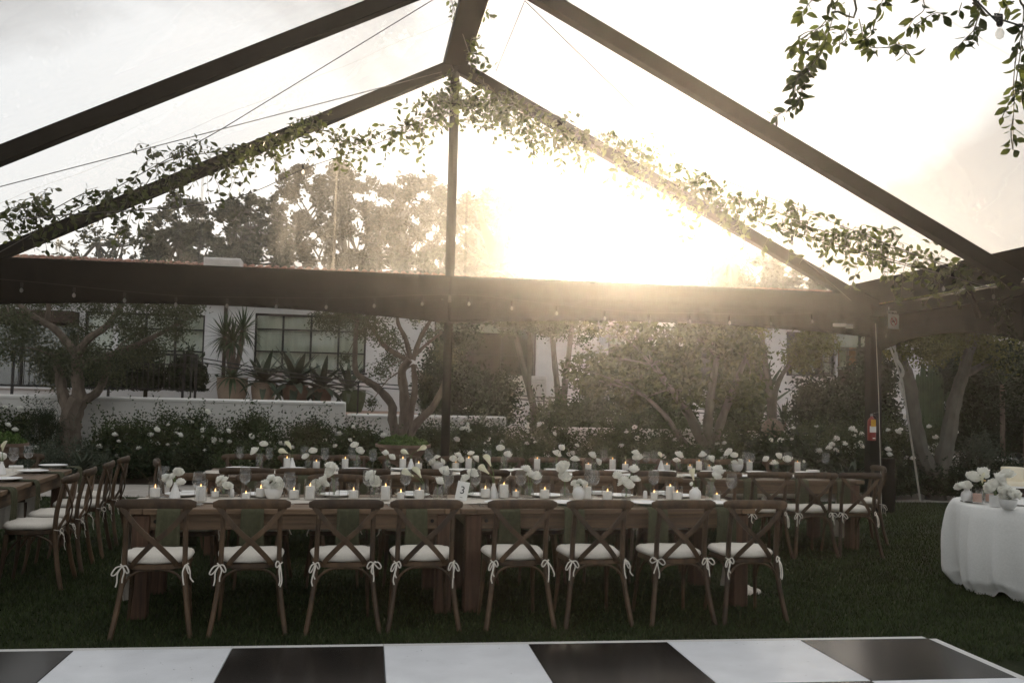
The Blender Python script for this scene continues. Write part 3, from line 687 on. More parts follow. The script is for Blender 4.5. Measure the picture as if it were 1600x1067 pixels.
for (x0, x1, yt, yb, d, n, mt, lab) in [
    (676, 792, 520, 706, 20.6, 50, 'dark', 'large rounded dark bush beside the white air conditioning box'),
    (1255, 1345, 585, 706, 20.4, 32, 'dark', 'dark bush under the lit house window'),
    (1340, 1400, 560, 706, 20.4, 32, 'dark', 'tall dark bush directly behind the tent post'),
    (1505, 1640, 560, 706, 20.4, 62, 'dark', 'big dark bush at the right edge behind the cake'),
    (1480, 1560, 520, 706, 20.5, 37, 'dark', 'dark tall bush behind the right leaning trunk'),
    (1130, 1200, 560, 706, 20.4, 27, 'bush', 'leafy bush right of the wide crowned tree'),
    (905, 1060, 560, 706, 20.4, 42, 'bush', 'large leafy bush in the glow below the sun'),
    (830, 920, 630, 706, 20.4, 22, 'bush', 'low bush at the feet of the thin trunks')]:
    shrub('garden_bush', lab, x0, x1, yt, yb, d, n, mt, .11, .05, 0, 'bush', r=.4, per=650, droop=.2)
for (x0, x1, yt, yb, d, n, mt, lab) in [(1640, 1850, 560, 760, 17.5, 50, 'dark', 'dark bush mass beyond the right picture edge'), (1850, 2150, 600, 770, 17.5, 50, 'bush', 'bush mass far beyond the right picture edge'), (-330, -60, 610, 742, 17.3, 50, 'bush', 'bush mass beyond the left picture edge')]:
    shrub('garden_bush', lab, x0, x1, yt, yb, d, n, mt, .11, .05, 0, 'bush', r=.42, per=500, droop=.2)
# hedge in a brick planter behind the railing
u0, z0 = fac(160, 612, 2.3); u1, z1 = fac(308, 604, 2.3)
pl = thing('brick_planter', 'low red brick planter behind the iron railing', 'planter', H(u0, 2.3, 1.15), BT)
k = 0
for r_ in range(2):
    for i in range(11):
        mb = MB(); w_ = (u1-u0)/11; mb.box((w_*(i+.5+(.5 if r_ else 0)-.25), 0, .06+r_*.085), (w_-.012, .3, .075), .006); part('brick', mb.mesh('brick', M['roof']), pl)
shrub('hedge_plant', 'dark broad leaved hedge growing in the red brick planter', 150, 305, 556, 608, 21.9, 34, 'dark', .15, .06, 0, 'hedge', r=.3, spread=.25)

# rosette plants (agave, aloe, yucca)
def rosette(name, label, px, py, d, n, ln, wd_, mat, el0=.2, el1=1.4, curve=.4, cat='plant', stem=None, group=None, z=None):
    b = at(px, py, d)
    if z is not None: b.z = z
    t = thing(name, label, cat, b, 0, group); rr = random.Random(int(px*3+py))
    if stem:
        for s in stem:
            mb = MB(); mb.tube(catmull([Vector(q) for q in s], 4), .06, 7); part('stem', mb.mesh('stem', M['bark']), t)
    elif b.z > .3 and d < 30 and not (300 < px < 600 and d > 21):
        mb = MB(); mb.tube([(0, 0, .02), (0, 0, .15-b.z)], .05, 7); part('stem', mb.mesh('stem', M['bark']), t)
    heads = [Vector(s[-1]) for s in stem] if stem else [Vector((0, 0, 0))]
    for h in heads:
        mb = MB()
        for k in range(n):
            az = k*2.39996+rr.uniform(-.2, .2); el = el0+(el1-el0)*((k+.5)/n)+rr.uniform(-.1, .1); L = ln*rr.uniform(.8, 1.1); ww = wd_*rr.uniform(.85, 1.1)
            def fn(u, v, az=az, el=el, L=L, ww=ww):
                e = el-curve*v*v*(1.2-el*.5); s = L*v; x = s*math.cos(el-curve*v*.5*(1.2-el*.5)); zz = s*math.sin(el-curve*v*.5*(1.2-el*.5))
                hw = ww*(math.sin(PI*min(1, .25+.75*v))**.8 if v < .999 else 0.0)*(u-.5); lift = abs(u-.5)*ww*.5*(1-v)
                return (h.x+x*math.cos(az)-hw*math.sin(az), h.y+x*math.sin(az)+hw*math.cos(az), h.z+zz+lift)
            mb.sheet(2, 5, fn)
        part('leaves', mb.mesh('leaves', M[mat], True, None), t)
    return t
def pot(label, px, ybase, ytop, wpx, d, mat='pot', bowl=False, z=None):
    b = at(px, ybase, d); sc = d/F_PX; h = (ybase-ytop)*sc; r = wpx*sc/2
    if not bowl: h += b.z-1.155; b.z = 1.155      # on the terrace
    t = thing('plant_pot' if not bowl else 'bowl_planter', label, 'pot', b)
    if bowl: prof = [(0, .0), (r*.45, 0), (r*.50, .02), (r*.78, h*.55), (r*.92, h*.82), (r*1.02, h*.86), (r*1.03, h), (r*.94, h), (r*.88, h*.86), (0, h*.84)]
    else: prof = [(0, 0), (r*.66, 0), (r*.84, h*.3), (r*.96, h*.62), (r, h*.82), (r*.95, h*.95), (r*1.0, h), (r*.90, h), (r*.86, h*.88), (0, h*.86)]
    if bowl and b.z > .02:
        mb = MB(); mb.lathe([(r*.36, -b.z), (r*.36, -b.z+.05), (r*.24, -b.z+.08), (r*.24, -.03), (r*.45, .0)], 20); part('pedestal', mb.mesh('pedestal', M[mat]), t)
    part('pot_body', MB().lathe(prof, 24).mesh('pot_body', M[mat]), t)
    mb = MB(); mb.lathe([(0, h*.90), (r*.87, h*.89), (0, h*.885)], 16); part('soil', mb.mesh('soil', M['soil']), t)
    return t, b, r, h
DP = 21.9
_, b, r, h = pot('tall pale clay pot holding the spiky dragon tree', 362, 625, 590, 48, DP)
rosette('dragon_tree', 'tall spiky dragon tree in the pale clay pot beside the long window', 362, 592, DP, 70, .62, .045, 'yucca', -.9, 1.5, .3, 'plant',
        [[(0, 0, 0), (-.08, 0, .45), (-.2, .05, .95)], [(.02, .02, 0), (.15, 0, .5), (.22, .0, 1.1)], [(0, -.03, 0), (.03, -.05, .5), (.02, -.1, .85)]])
rosette('fern_plant', 'drooping fern spilling over the pale clay pot', 362, 591, DP-.25, 44, .70, .07, 'yucca', -.2, 1.0, 1.0)
pot('rounded clay pot second from left in the row on the terrace wall', 411, 627, 598, 38, DP+.1)
rosette('agave_plant', 'grey agave in the second clay pot, left of the window sill', 411, 598, DP+.1, 34, .82, .17, 'agave', -.35, 1.3, .6)
pot('terracotta pot below the middle of the long steel window', 461, 630, 602, 40, DP+.2, 'potred')
rosette('agave_plant', 'large grey agave below the middle of the long steel window', 461, 601, DP+.2, 36, .95, .19, 'agave', -.35, 1.3, .6)
pot('small terracotta pot third on the terrace wall', 503, 631, 608, 30, DP+.3, 'potred')
rosette('agave_plant', 'wide agave right of the middle of the long window', 503, 606, DP+.3, 32, .88, .16, 'agave', -.35, 1.2, .6)
pot('glazed green pot right of the terracotta pots near the wall step', 552, 640, 610, 38, DP+.3, 'cactus')
rosette('agave_plant', 'pale agave near the step of the garden wall', 545, 610, DP+.3, 30, .80, .13, 'agave', -.3, 1.3, .5)
rosette('aloe_plant', 'spiky aloe right of the slender olive stems', 662, 640, 20.2, 34, .55, .05, 'yucca', .1, 1.4, .5)
rosette('aloe_plant', 'aloe with arching leaves in front of the small yellow green tree', 1225, 660, 20.7, 40, .62, .05, 'yucca', .0, 1.4, .8)
rosette('aloe_plant', 'arching aloe silhouetted on the white wall left of the tent post', 1312, 660, 20.7, 46, .78, .05, 'yucca', .0, 1.4, .9)
rosette('aloe_plant', 'big aloe between two bushes left of the tent post', 1262, 662, 20.8, 40, .75, .055, 'yucca', .0, 1.4, .8)
rosette('yucca_plant', 'dark spiky yucca behind the right leaning trunk', 1518, 690, 19.9, 60, .75, .05, 'dark', -.5, 1.5, .25)
rosette('yucca_plant', 'small pale yucca high in the bushes at the right', 1566, 602, 19.6, 34, .50, .035, 'yucca', -.1, 1.5, .2)
rosette('bird_of_paradise', 'large paddle leaved plant left of the small yellow green tree', 1180, 660, 20.9, 14, 1.5, .28, 'yucca', .9, 1.5, .4)
rosette('agave_plant', 'grey agave at the path edge right of the slender olive', 690, 735, 16.0, 16, .42, .14, 'agave', .2, 1.4, .2)
rosette('agave_plant', 'dark agave at the path edge left of the tent post', 1330, 752, 15.9, 18, .45, .10, 'agave', .2, 1.3, .4)
rosette('agave_plant', 'blue grey agave at the foot of the gnarled olive', 128, 735, 16.2, 20, .42, .07, 'agave', .15, 1.3, .5)
t = thing('column_cactus', 'clump of ribbed column cactus between the twin trunks', 'cactus', Vector((at(1455, 690, 19.9).x, 19.9, .1)))
for k in range(7):
    hgt = random.uniform(1.5, 2.5); x, y = (k-3)*.11, random.uniform(-.15, .15); mb = MB(); prof = [(.055, 0), (.06, hgt*.5), (.055, hgt*.92), (.03, hgt), (0, hgt+.01)]
    mb.lathe(prof, 16, (x, y, 0)); mb.v = [((v[0]-x)*(1+.14*math.cos(8*math.atan2(v[1]-y, v[0]-x)))+x, (v[1]-y)*(1+.14*math.cos(8*math.atan2(v[1]-y, v[0]-x)))+y, v[2]) for v in mb.v]
    part('column', mb.mesh('column', M['cactus']), t)
def moss_bowl(label, mlabel, px, ybase, ytop, wpx, d):
    t, b, r, h = pot(label, px, ybase, ytop, wpx, d, 'potred', True)
    m = thing('moss_mound', mlabel, 'moss', b+Z*h*.86)
    n = 2600; a = RNG.uniform(0, 2*PI, n); q = np.sqrt(RNG.random(n))*r*.93
    lump = .10+.03*np.sin(q*40+3*a)+.02*np.sin(5*a+1)
    zz = np.sqrt(np.maximum(0, 1-(q/r)**2))*lump*1.4
    C = np.stack([q*np.cos(a), q*np.sin(a), zz*RNG.uniform(.6, 1.05, n)], 1)
    part('tufts', npmesh('tufts', leaf_quads(C, .05, .03, up=.8), 4, M['moss']), m)
    mb = MB(); mb.lathe([(r*.9, 0), (r*.8, .06), (r*.5, .11), (0, .125)], 20); part('mound', mb.mesh('mound', M['moss']), m)
moss_bowl('wide terracotta bowl in front of the slender olive tree', 'green moss mound filling the bowl at the slender olive', 629, 724, 694, 84, 15.6)
moss_bowl('terracotta bowl cut by the left picture edge behind the side table', 'green moss mound in the bowl at the left edge', 4, 726, 692, 70, 13.9)
bz = at(1207, 690, 17.9).z; t = thing('stone_ball', 'grey round stone ball half hidden in the bed left of the tent post', 'stone ball', at(1207, 690, 17.9))
part('ball', MB().lathe([(.001, -.1)]+[(.21*math.sin(PI*k/12), .22-.21*math.cos(PI*k/12)) for k in range(1, 12)]+[(.001, .43)], 20).mesh('ball', M['bark']), t)

mb = MB(); mb.box((0, 0, (-bz)/2+.0), (.26, .26, bz+.02), .01); part('pedestal', mb.mesh('pedestal', M['bark']), t)
# ------------------------------------------------------------ far trees beyond the house
def far_tree(name, label, base, trunk, clumps, d, per, mat, leaf=.25, lw=.13, group='tall trees beyond the house'):
    sc = d/F_PX
    stems = [([(base[0], base[1])]+trunk, .24, .06)]
    tx, ty = trunk[-1]
    rr = random.Random(int(tx))
    for (x, y, r) in clumps[::2]:
        k = rr.randrange(len(trunk)); stems.append(([trunk[k], ((trunk[k][0]+x)/2+rr.uniform(-6, 6), (trunk[k][1]+y)/2+6), (x, y+r*.2)], .07, .02))
    return tree(name, label, stems, [(x, y, r*sc) for x, y, r in clumps], d, per, leaf, lw, mat, 'bark2', 'tree', group, depth=2.0, flat_=.9, shell=.15)
def cl(x0, x1, y0, y1, n, r0, r1, seed, top=None):
    q = random.Random(seed); o = []; cx, cy = (x0+x1)/2, (y0+y1)/2; n = int(n*3.2)
    while len(o) < n:
        x = q.uniform(x0, x1); y = q.uniform(y0, y1+25)
        if y < cy and ((x-cx)/((x1-x0)/2))**2+((y-cy)/((y1-y0)/2))**2 > 1+q.uniform(-.3, .15): continue
        if y >= cy and abs(x-cx) > (x1-x0)/2*q.uniform(.75, 1.1): continue
        if top: y = max(y, top(x)+q.uniform(0, 25))
        o.append((x, y, q.uniform(r0, r1)*.62))
    return o
far_tree('eucalyptus_tree', 'tallest pale eucalyptus beyond the roof left of the tent pole', (545, 560), [(548, 470), (540, 400), (530, 330), (522, 280)], cl(430, 600, 245, 410, 34, 15, 25, 1, lambda x: 235+abs(x-520)*.45), 46, 210, 'euc')
far_tree('eucalyptus_tree', 'pale eucalyptus with ragged crown just left of the tent pole', (640, 560), [(640, 470), (632, 400), (628, 340), (625, 300)], cl(575, 705, 262, 410, 28, 14, 24, 2, lambda x: 248+abs(x-620)*.5), 47, 210, 'euc')
far_tree('eucalyptus_tree', 'round topped hazy tree just right of the tent pole', (752, 560), [(752, 480), (748, 420), (745, 360), (742, 320)], cl(708, 802, 292, 420, 26, 14, 22, 3, lambda x: 278+abs(x-748)*.75), 44, 240, 'euc')
far_tree('eucalyptus_tree', 'darker mid height tree under the left garland', (395, 560), [(392, 470), (388, 410), (384, 360), (385, 320)], cl(335, 455, 300, 420, 26, 14, 22, 4, lambda x: 285+abs(x-400)*.5), 42, 240, 'far')
far_tree('broad_tree', 'dark broad tree low over the roof left of the garland', (285, 560), [(285, 470), (282, 420), (280, 370)], cl(215, 345, 310, 425, 30, 13, 22, 5, lambda x: 300+abs(x-290)*.4), 40, 240, 'far')
far_tree('broad_tree', 'thin leaved tree at the left corner of the gable window', (165, 560), [(165, 480), (160, 420), (150, 380)], cl(90, 225, 350, 420, 18, 10, 18, 6, lambda x: 345), 38, 110, 'far', .24, .10)
far_tree('broad_tree', 'hazy rounded tree beyond the house right of the sun', (1100, 560), [(1100, 490), (1102, 440), (1105, 410)], cl(1025, 1165, 395, 455, 26, 12, 19, 7, lambda x: 388+abs(x-1110)*.3), 44, 240, 'far', group='hazy trees right of the sun')
far_tree('broad_tree', 'hazy tree meeting the right rafter beyond the house', (1200, 560), [(1200, 490), (1203, 440), (1205, 410)], cl(1150, 1290, 395, 465, 24, 12, 19, 8, lambda x: 390+abs(x-1190)*.2), 42, 240, 'far', group='hazy trees right of the sun')
far_tree('broad_tree', 'low dark tree behind the roof under the tent pole', (690, 560), [(690, 490), (690, 450), (690, 420)], cl(560, 800, 395, 440, 26, 12, 18, 9), 40, 240, 'far')
rosette('palm_tree', 'palm tree with arching fronds beyond the roof right of the tent pole', 775, 425, 40, 34, 3.0, .45, 'yucca', -.6, 1.4, .9, 'palm tree', [[(0, 0, -5.2), (.1, 0, -3), (0, 0, 0)]])
rosette('palm_tree', 'hazy palm tree beyond the house right of the sun', 1140, 410, 41, 30, 1.6, .22, 'yucca', -.6, 1.4, .9, 'palm tree', [[(0, 0, -5.8), (.1, 0, -3), (0, 0, 0)]])
# wooded rise that closes the garden off behind and beside the house
def wood():
    cl_ = []
    q = random.Random(11)
    for i in range(90):
        a = q.uniform(-70, 70); cl_.append((Vector((a, 58+q.uniform(-4, 6), q.uniform(.5, 3.6))), q.uniform(1.2, 2.0)))
    for sgn in (-1, 1):
        for i in range(60):
            cl_.append((Vector((sgn*q.uniform(22, 30), q.uniform(-5, 50), q.uniform(.5, 4.5))), q.uniform(1.2, 2.0)))
    C = clump_points(cl_, 20, .9, .2); C[:, 2] = np.maximum(C[:, 2], .1)
    o = part('woodland', npmesh('woodland', leaf_quads(C, .6, .35), 4, M['far'])); tag(o, 'hazy mass of far woodland beyond the garden', 'woodland', kind='stuff')
wood()
#@@PART2
# ================================================================== DANCE FLOOR
FT = 0.1459; FE = Vector((math.cos(FT), math.sin(FT), 0)); FN = Vector((math.sin(FT), -math.cos(FT), 0)); F0 = Vector((.1497, 6.2238, 0)); TL = .9144
df = thing('dance_floor', 'glossy black and white chequered dance floor with pale edging strip', 'dance floor', F0, FT)
mb = MB(); mb.box((TL/2, -TL/2, .015), (TL-.004, TL-.004, .03), .0025); panel = {0: mb.mesh('panel_white', M['dfwhite'], False), 1: mb.mesh('panel_black', M['dfblack'], False)}
# columns k = -6 .. 2 ; the column right of corner k=-1 (366..600) is black
for k in range(-7, 3):
    for j in range(7):
        part('panel', panel[(k+j+1) % 2], df, (k*TL, -j*TL, 0))
mb = MB(); mb.add([(.001, .003, 0), (.001, .003, .026), (.001, .062, .026), (.001, .078, .012), (.001, .078, 0), (TL-.001, .003, 0), (TL-.001, .003, .026), (TL-.001, .062, .026), (TL-.001, .078, .012), (TL-.001, .078, 0)],
                  [(0, 1, 2, 3, 4), (9, 8, 7, 6, 5), (1, 6, 7, 2), (2, 7, 8, 3), (3, 8, 9, 4), (0, 4, 9, 5)])
trim = mb.mesh('edge_strip', M['trim'], False)
for k in range(-7, 3): part('edge_strip', trim, df, (k*TL, .001, 0))
for j in range(7): part('edge_strip', trim, df, (3*TL+.001, -j*TL, 0), (0, 0, -PI/2))

# clippings and petals trodden onto the floor
C = np.stack([RNG.uniform(-3.4, 2.9, 150), 6.2-np.abs(RNG.normal(size=150))*.45, np.full(150, .034)], 1); C[:, 1] += C[:, 0]*.147
V = leaf_quads(C, .022, .004); V[:, :, 2] = .0335+np.abs(V[:, :, 2]-.034)*.25
tag(part('grass_clippings', npmesh('grass_clippings', V, 4, M['grassblade'])), 'dry grass clippings scattered on the chequered dance floor', 'clippings', kind='stuff')
# ================================================================== TENT
tent = thing('clear_marquee', 'clear topped marquee with black frame, ridge beam and black fabric eaves', 'tent', POLE, TT)
# tent local axes: x across, y away from the camera (so b towards the camera = -y)
def TB(name, p0, p1, w, h, ref=(0, 0, 1), mat='frame', ch=.008):
    mb = MB(); mb.beam(p0, p1, w, h, ref, ch); return part(name, mb.mesh(name, M[mat]), tent)
NB = 5
FY = [0, BAY, BAY+6.6, BAY+9.9, BAY+13.2, BAY+16.5]     # frames: the bay over the tables is a double one
RISE = HR-HE; SLN = Vector((RISE, 0, TW)).normalized()
PX_ = TW+.36
ZE2 = HE-.36/TW*RISE
TB('ridge_beam', (0, .12, HR+.03), (0, -FY[NB], HR+.03), .34, .12)
mb = MB(); mb.beam((0, .16, HR+.13), (0, -FY[NB], HR+.13), .20, .1, ch=.008); part('ridge_cap', mb.mesh('ridge_cap', M['fabric']), tent)
for b in range(NB+1):
    y = -FY[b]
    for sg in (-1, 1):
        TB('rafter', (sg*.06, y, HR-.005-.06/TW*RISE), (sg*(PX_-.03), y, ZE2+.0), .15 if b else .16, .17)
        TB('corner_post' if b == 0 else 'side_post', (sg*(PX_+(.22 if b else .0)), y, -.05), (sg*(PX_-.0+(.22 if b else .0)), y, ZE2+.02), .18, .18, (1, 0, 0))
for sg in (-1, 1):
    TB('eave_beam', (sg*PX_, .1, ZE2-.10), (sg*PX_, -FY[NB], ZE2-.10), .12, .16)
    for b in range(NB):
        y = -FY[b+1]
        TB('eave_brace', (sg*(TW-.15), y+.4, HE+.0), (sg*(PX_-.02), y+.75, HE-.55), .06, .06)
# centre pole with its round ribbed profile and bracket
mb = MB(); prof = [(.062, -.05), (.062, HR)]; mb.lathe(prof, 18); part('centre_pole', mb.mesh('centre_pole', M['frame']), tent)
mb = MB()
for k in range(8): mb.tube([(.060*math.cos(k*PI/4), .060*math.sin(k*PI/4), HE+.1), (.060*math.cos(k*PI/4), .060*math.sin(k*PI/4), HR-.2)], .008, 5)
part('pole_rib', mb.mesh('pole_rib', M['frame']), tent)
mb = MB(); mb.box((0, -.07, HE-.33), (.24, .03, .035), .006); mb.box((0, -.075, HE-.33), (.05, .05, .10), .008); part('pole_bracket', mb.mesh('pole_bracket', M['cable']), tent)
# eave beam at the gable end hidden in the black valance
TB('gable_beam', (-PX_, .0, HE-.18), (PX_, .0, HE-.18), .07, .10)
# clear roof panels
for b in range(-0, NB):
    for sg in (-1, 1):
        y0, y1 = -FY[b], -FY[b+1]
        mb = MB()
        def fn(u, v):
            x = .05+(TW-.05)*u; yy = y0+(y1-y0)*v; zz = HR-(x/TW)*RISE; sag = -.05*math.sin(PI*u)*math.sin(PI*v)+.012*math.sin(u*37+v*5)*math.sin(PI*v)
            return (sg*x+sg*SLN.x*sag, yy, zz+SLN.z*sag+.115)
        mb.sheet(24, 10, fn); part('roof_panel', mb.mesh('roof_panel', M['vinyl'], True, None), tent)
        for v in (.5,):
            mb = MB(); mb.sheet(24, 1, lambda u, w: (lambda q: (q[0], q[1]+(w-.5)*.03, q[2]-.008))(fn(u, v))); part('roof_seam', mb.mesh('roof_seam', M['seam'], True, None), tent)
        # black hem that carries the panel along the eave
        mb = MB(); mb.sheet(1, 12, lambda u, v: (sg*(TW-.04+(PX_-TW+.14)*u), y0+(y1-y0)*v, HR-((TW-.04+(PX_-TW+.14)*u)/TW)*RISE+.10)); part('eave_hem', mb.mesh('eave_hem', M['fabric'], True, None), tent)
# clear gable end
mb = MB()
def gz(x): return HR+.03-abs(x)/TW*RISE
nu = 60
vs = []; fs = []
for i in range(nu+1):
    x = -TW+2*TW*i/nu
    for j in range(7):
        z0 = HE-.06; z1 = max(z0+.01, gz(x)); vs.append((x, .06+.012*math.sin(x*5+j*.8)*math.sin(PI*j/6), z0+(z1-z0)*j/6))
for i in range(nu):
    for j in range(6): fs.append((i*7+j, (i+1)*7+j, (i+1)*7+j+1, i*7+j+1))
mb.add(vs, fs); part('gable_panel', mb.mesh('gable_panel', M['gable'], True, None), tent)
for x in (-5.25, -3.42, -1.62, .22, 2.0, 3.9, 5.0):
    mb = MB(); mb.box((x, .045, (HE+gz(x))/2), (.035, .004, gz(x)-HE)); part('gable_seam', mb.mesh('gable_seam', M['seam'], False), tent)
# black fabric valances, gathered, with an arched lower edge between posts
def valance(fn0, L, arch, name='valance', nx=180, nz=16, ztop=HE, drop=.66, seed=0):
    mb = MB(); rr = random.Random(seed); phs = [(rr.uniform(8, 26), rr.uniform(0, 6), rr.uniform(-3, 3)) for _ in range(7)]
    def f(u, v):
        h = drop-arch*math.sin(PI*u)**.8 if 0 < u < 1 else drop
        fold = sum(math.sin(u*a*L+p+v*s) for a, p, s in phs)*.004*(.3+1.4*v)+.03*math.sin(PI*v)*(-1)+(.012 if .52 < v < .58 else 0)
        return fn0(u, fold, ztop-h*v)
    mb.sheet(nx, nz, f); o = part(name, mb.mesh(name, M['fabric'], True, None), tent)
    s_ = o.modifiers.new('thickness', 'SOLIDIFY'); s_.thickness = .006
    mb = MB(); pts = [f(i/60, .985) for i in range(61)]; mb.sweep(pts, .018, .05, 6); part('hem', mb.mesh('hem', M['fabric']), tent)
valance(lambda u, fo, z: (-PX_-.05+(PX_+.05)*u, -.06+fo, z), PX_, .14, seed=1)
valance(lambda u, fo, z: ((PX_+.05)*u, -.06+fo, z), PX_, .13, seed=2)
for sg in (-1, 1):
    for b in range(NB): valance(lambda u, fo, z: (sg*(PX_+.07+fo), -FY[b]-(FY[b+1]-FY[b])*u, z), FY[b+1]-FY[b], .20, nx=60, ztop=ZE2+.02, drop=.72, seed=3+b)
# bracing cables
def cable(pts, r=.006, name='cable'):
    mb = MB(); q = [Vector(p)-POLE for p in pts]; Ri = Matrix.Rotation(-TT, 3, 'Z'); mb.tube([Ri@v for v in q], r, 5); part(name, mb.mesh(name, M['cable']), tent)
for pa, da, pb, db in [((0, 292), 11.6, (690, 113), 13.2), ((-20, 405), 12.2, (345, 203), 11.6), ((345, 203), 11.6, (677, 0), 10.6), ((775, 112), 13.1, (820, 2), 11.0), ((820, 2), 11.0, (1078, 252), 12.4), ((1078, 252), 12.4, (1330, 470), 14.1),
    ((838, 168), 13.2, (1500, 425), 11.4), ((705, 0), 11.5, (742, 110), 13.2), ((0, 345), 11.2, (330, 318), 12.6), ((1180, 345), 12.6, (1555, 452), 11.2)]:
    cable([at(*pa, da), at(*pb, db)])
for pa, da, pb, db in [((-15, 432), 12.9, (0, 388), 12.6)]:
    pass
# exit light, sign, strap and rope on the right post
def upright_plate(name, label, cat, px, py, d, w, h, th, mat, rz):
    t = thing(name, label, cat, at(px, py, d), rz); mb = MB(); mb.box((0, 0, 0), (w, th, h), .003); part('plate', mb.mesh('plate', M[mat]), t); return t
t = upright_plate('no_smoking_sign', 'white no smoking sign tied to the black valance right of the post', 'sign', 1396, 500, 13.75, .23, .26, .006, 'paper', TT+.35)
for sx in (-1, 1):
    mb = MB(); mb.box((sx*.095, 0, .15), (.012, .004, .06)); part('tie', mb.mesh('tie', M['paper'], False), t)
cu = D.curves.new('lettering', 'FONT'); cu.body = 'NO SMOKING'; cu.size = .036; cu.align_x = 'CENTER'; cu.extrude = .0008; cu.offset = .0006
def text_part(cu, t, loc, mat, rz=0):
    o = D.objects.new('tmp', cu); COL.objects.link(o); bpy.context.view_layer.update(); dg = bpy.context.evaluated_depsgraph_get(); me = D.meshes.new_from_object(o.evaluated_get(dg)); D.objects.remove(o)
    me.materials.clear(); me.materials.append(mat); return part('lettering', me, t, loc, (PI/2, 0, rz))
text_part(cu, t, (0, -.005, .085), M['signink'])
mb = MB(); mb.sweep([(.062*math.cos(a*PI/12), -.006, -.02+.062*math.sin(a*PI/12)) for a in range(24)], .003, .012, 6, (0, 1, 0), closed=True); mb.beam((-.042, -.006, .022), (.042, -.006, -.062), .003, .010, (0, 1, 0)); part('prohibition_ring', mb.mesh('prohibition_ring', M['signred']), t)
mb = MB(); mb.box((-.008, -.0045, -.022), (.06, .003, .012)); mb.tube([(.026, -.005, -.018), (.034, -.005, -.004), (.028, -.005, .008), (.036, -.005, .018)], .003, 5); part('cigarette_mark', mb.mesh('cigarette_mark', M['signink'], False), t)
t = thing('emergency_light', 'small white emergency light box fixed on the valance left of the post', 'light box', at(1317, 508, 14.15), TT)
mb = MB(); mb.box((-.055, 0, 0), (.19, .05, .05), .006); part('housing', mb.mesh('housing', M['acwhite']), t)
mb = MB(); mb.box((.115, -.004, -.01), (.11, .04, .06), .006); part('lens_panel', mb.mesh('lens_panel', M['votive']), t); mb = MB(); mb.box((.115, .022, -.01), (.12, .01, .07), .003); part('backplate', mb.mesh('backplate', M['acwhite']), t)
ex = at(1362, 688, 14.15)
t = thing('fire_extinguisher', 'red fire extinguisher with yellow tag hanging on the tent post', 'extinguisher', ex, TT)
part('cylinder', MB().lathe([(.001, 0), (.055, 0), (.06, .012), (.06, .27), (.052, .305), (.025, .335), (.018, .35), (.001, .35)], 20).mesh('cylinder', M['red']), t)
mb = MB(); mb.lathe([(.016, .35), (.022, .355), (.022, .385), (.014, .39), (.001, .39)], 12); part('valve', mb.mesh('valve', M['silver']), t)
mb = MB(); mb.beam((-.01, 0, .39), (.10, -.02, .42), .018, .008); mb.beam((-.01, 0, .375), (.09, -.02, .36), .018, .008); part('handle', mb.mesh('handle', M['silver']), t)
mb = MB(); mb.tube(catmull([(.015, 0, .37), (.07, -.01, .33), (.085, -.02, .22), (.075, -.03, .12)], 5), .009, 6); part('hose', mb.mesh('hose', M['black']), t)
mb = MB(); mb.sheet(8, 1, lambda u, v: (.0615*math.cos(-PI/2+(u-.5)*1.9), .0615*math.sin(-PI/2+(u-.5)*1.9), .12+.09*v)); part('white_label', mb.mesh('white_label', M['paper'], True, None), t)
mb = MB(); mb.box((-.012, -.068, .255), (.075, .003, .10)); part('yellow_tag', mb.mesh('yellow_tag', M['yellow'], False), t)
mb = MB(); mb.box((-.0, -.0655, .035), (.04, .003, .014)); part('small_label', mb.mesh('small_label', M['paper'], False), t)
t = thing('guy_strap', 'white tension strap running from the tent post head down to the ground', 'strap', at(1441, 690, 15.9))
o_ = at(1441, 690, 15.9); mb = MB(); mb.sweep([at(1384, 522, 14.2)-o_, at(1410, 596, 14.9)-o_, Vector((.08, .25, -1.02))], .038, .006, 6, (0, 1, 0)); part('webbing', mb.mesh('webbing', M['strap']), t)
mb = MB(); mb.sweep([q-o_ for q in catmull([at(1390, 520, 14.2), at(1398, 545, 14.2), at(1402, 562, 14.25), at(1411, 580, 14.3), at(1406, 600, 14.35), at(1414, 625, 14.4)], 5)], [.06, .07, .05, .03, .07, .05, .02, .06, .05, .06, .04, .05, .06, .05, .04, .05, .06, .05, .03, .04, .05, .05, .04, .04, .03, .02][:26], .008, 6, (0, 1, .3)); part('loose_tail', mb.mesh('loose_tail', M['strap']), t)
t = thing('plumb_rope', 'thin pale cord hanging straight down along the tent post', 'cord', at(1378, 800, 14.0))
o_ = at(1378, 800, 14.0); mb = MB(); mb.tube([at(1368, 505, 14.1)-o_, at(1373, 620, 14.05)-o_, Vector((0, 0, -.1))], .006, 5); part('cord', mb.mesh('cord', M['strap']), t)
mb = MB(); mb.lathe([(.12, 0), (.14, .25), (.12, .55), (.13, .8)], 14); t = thing('post_wrap', 'dark fabric wrap around the foot of the right tent post', 'wrap', T(PX_+.21, 0, 0)); part('sleeve', mb.mesh('sleeve', M['fabric']), t)

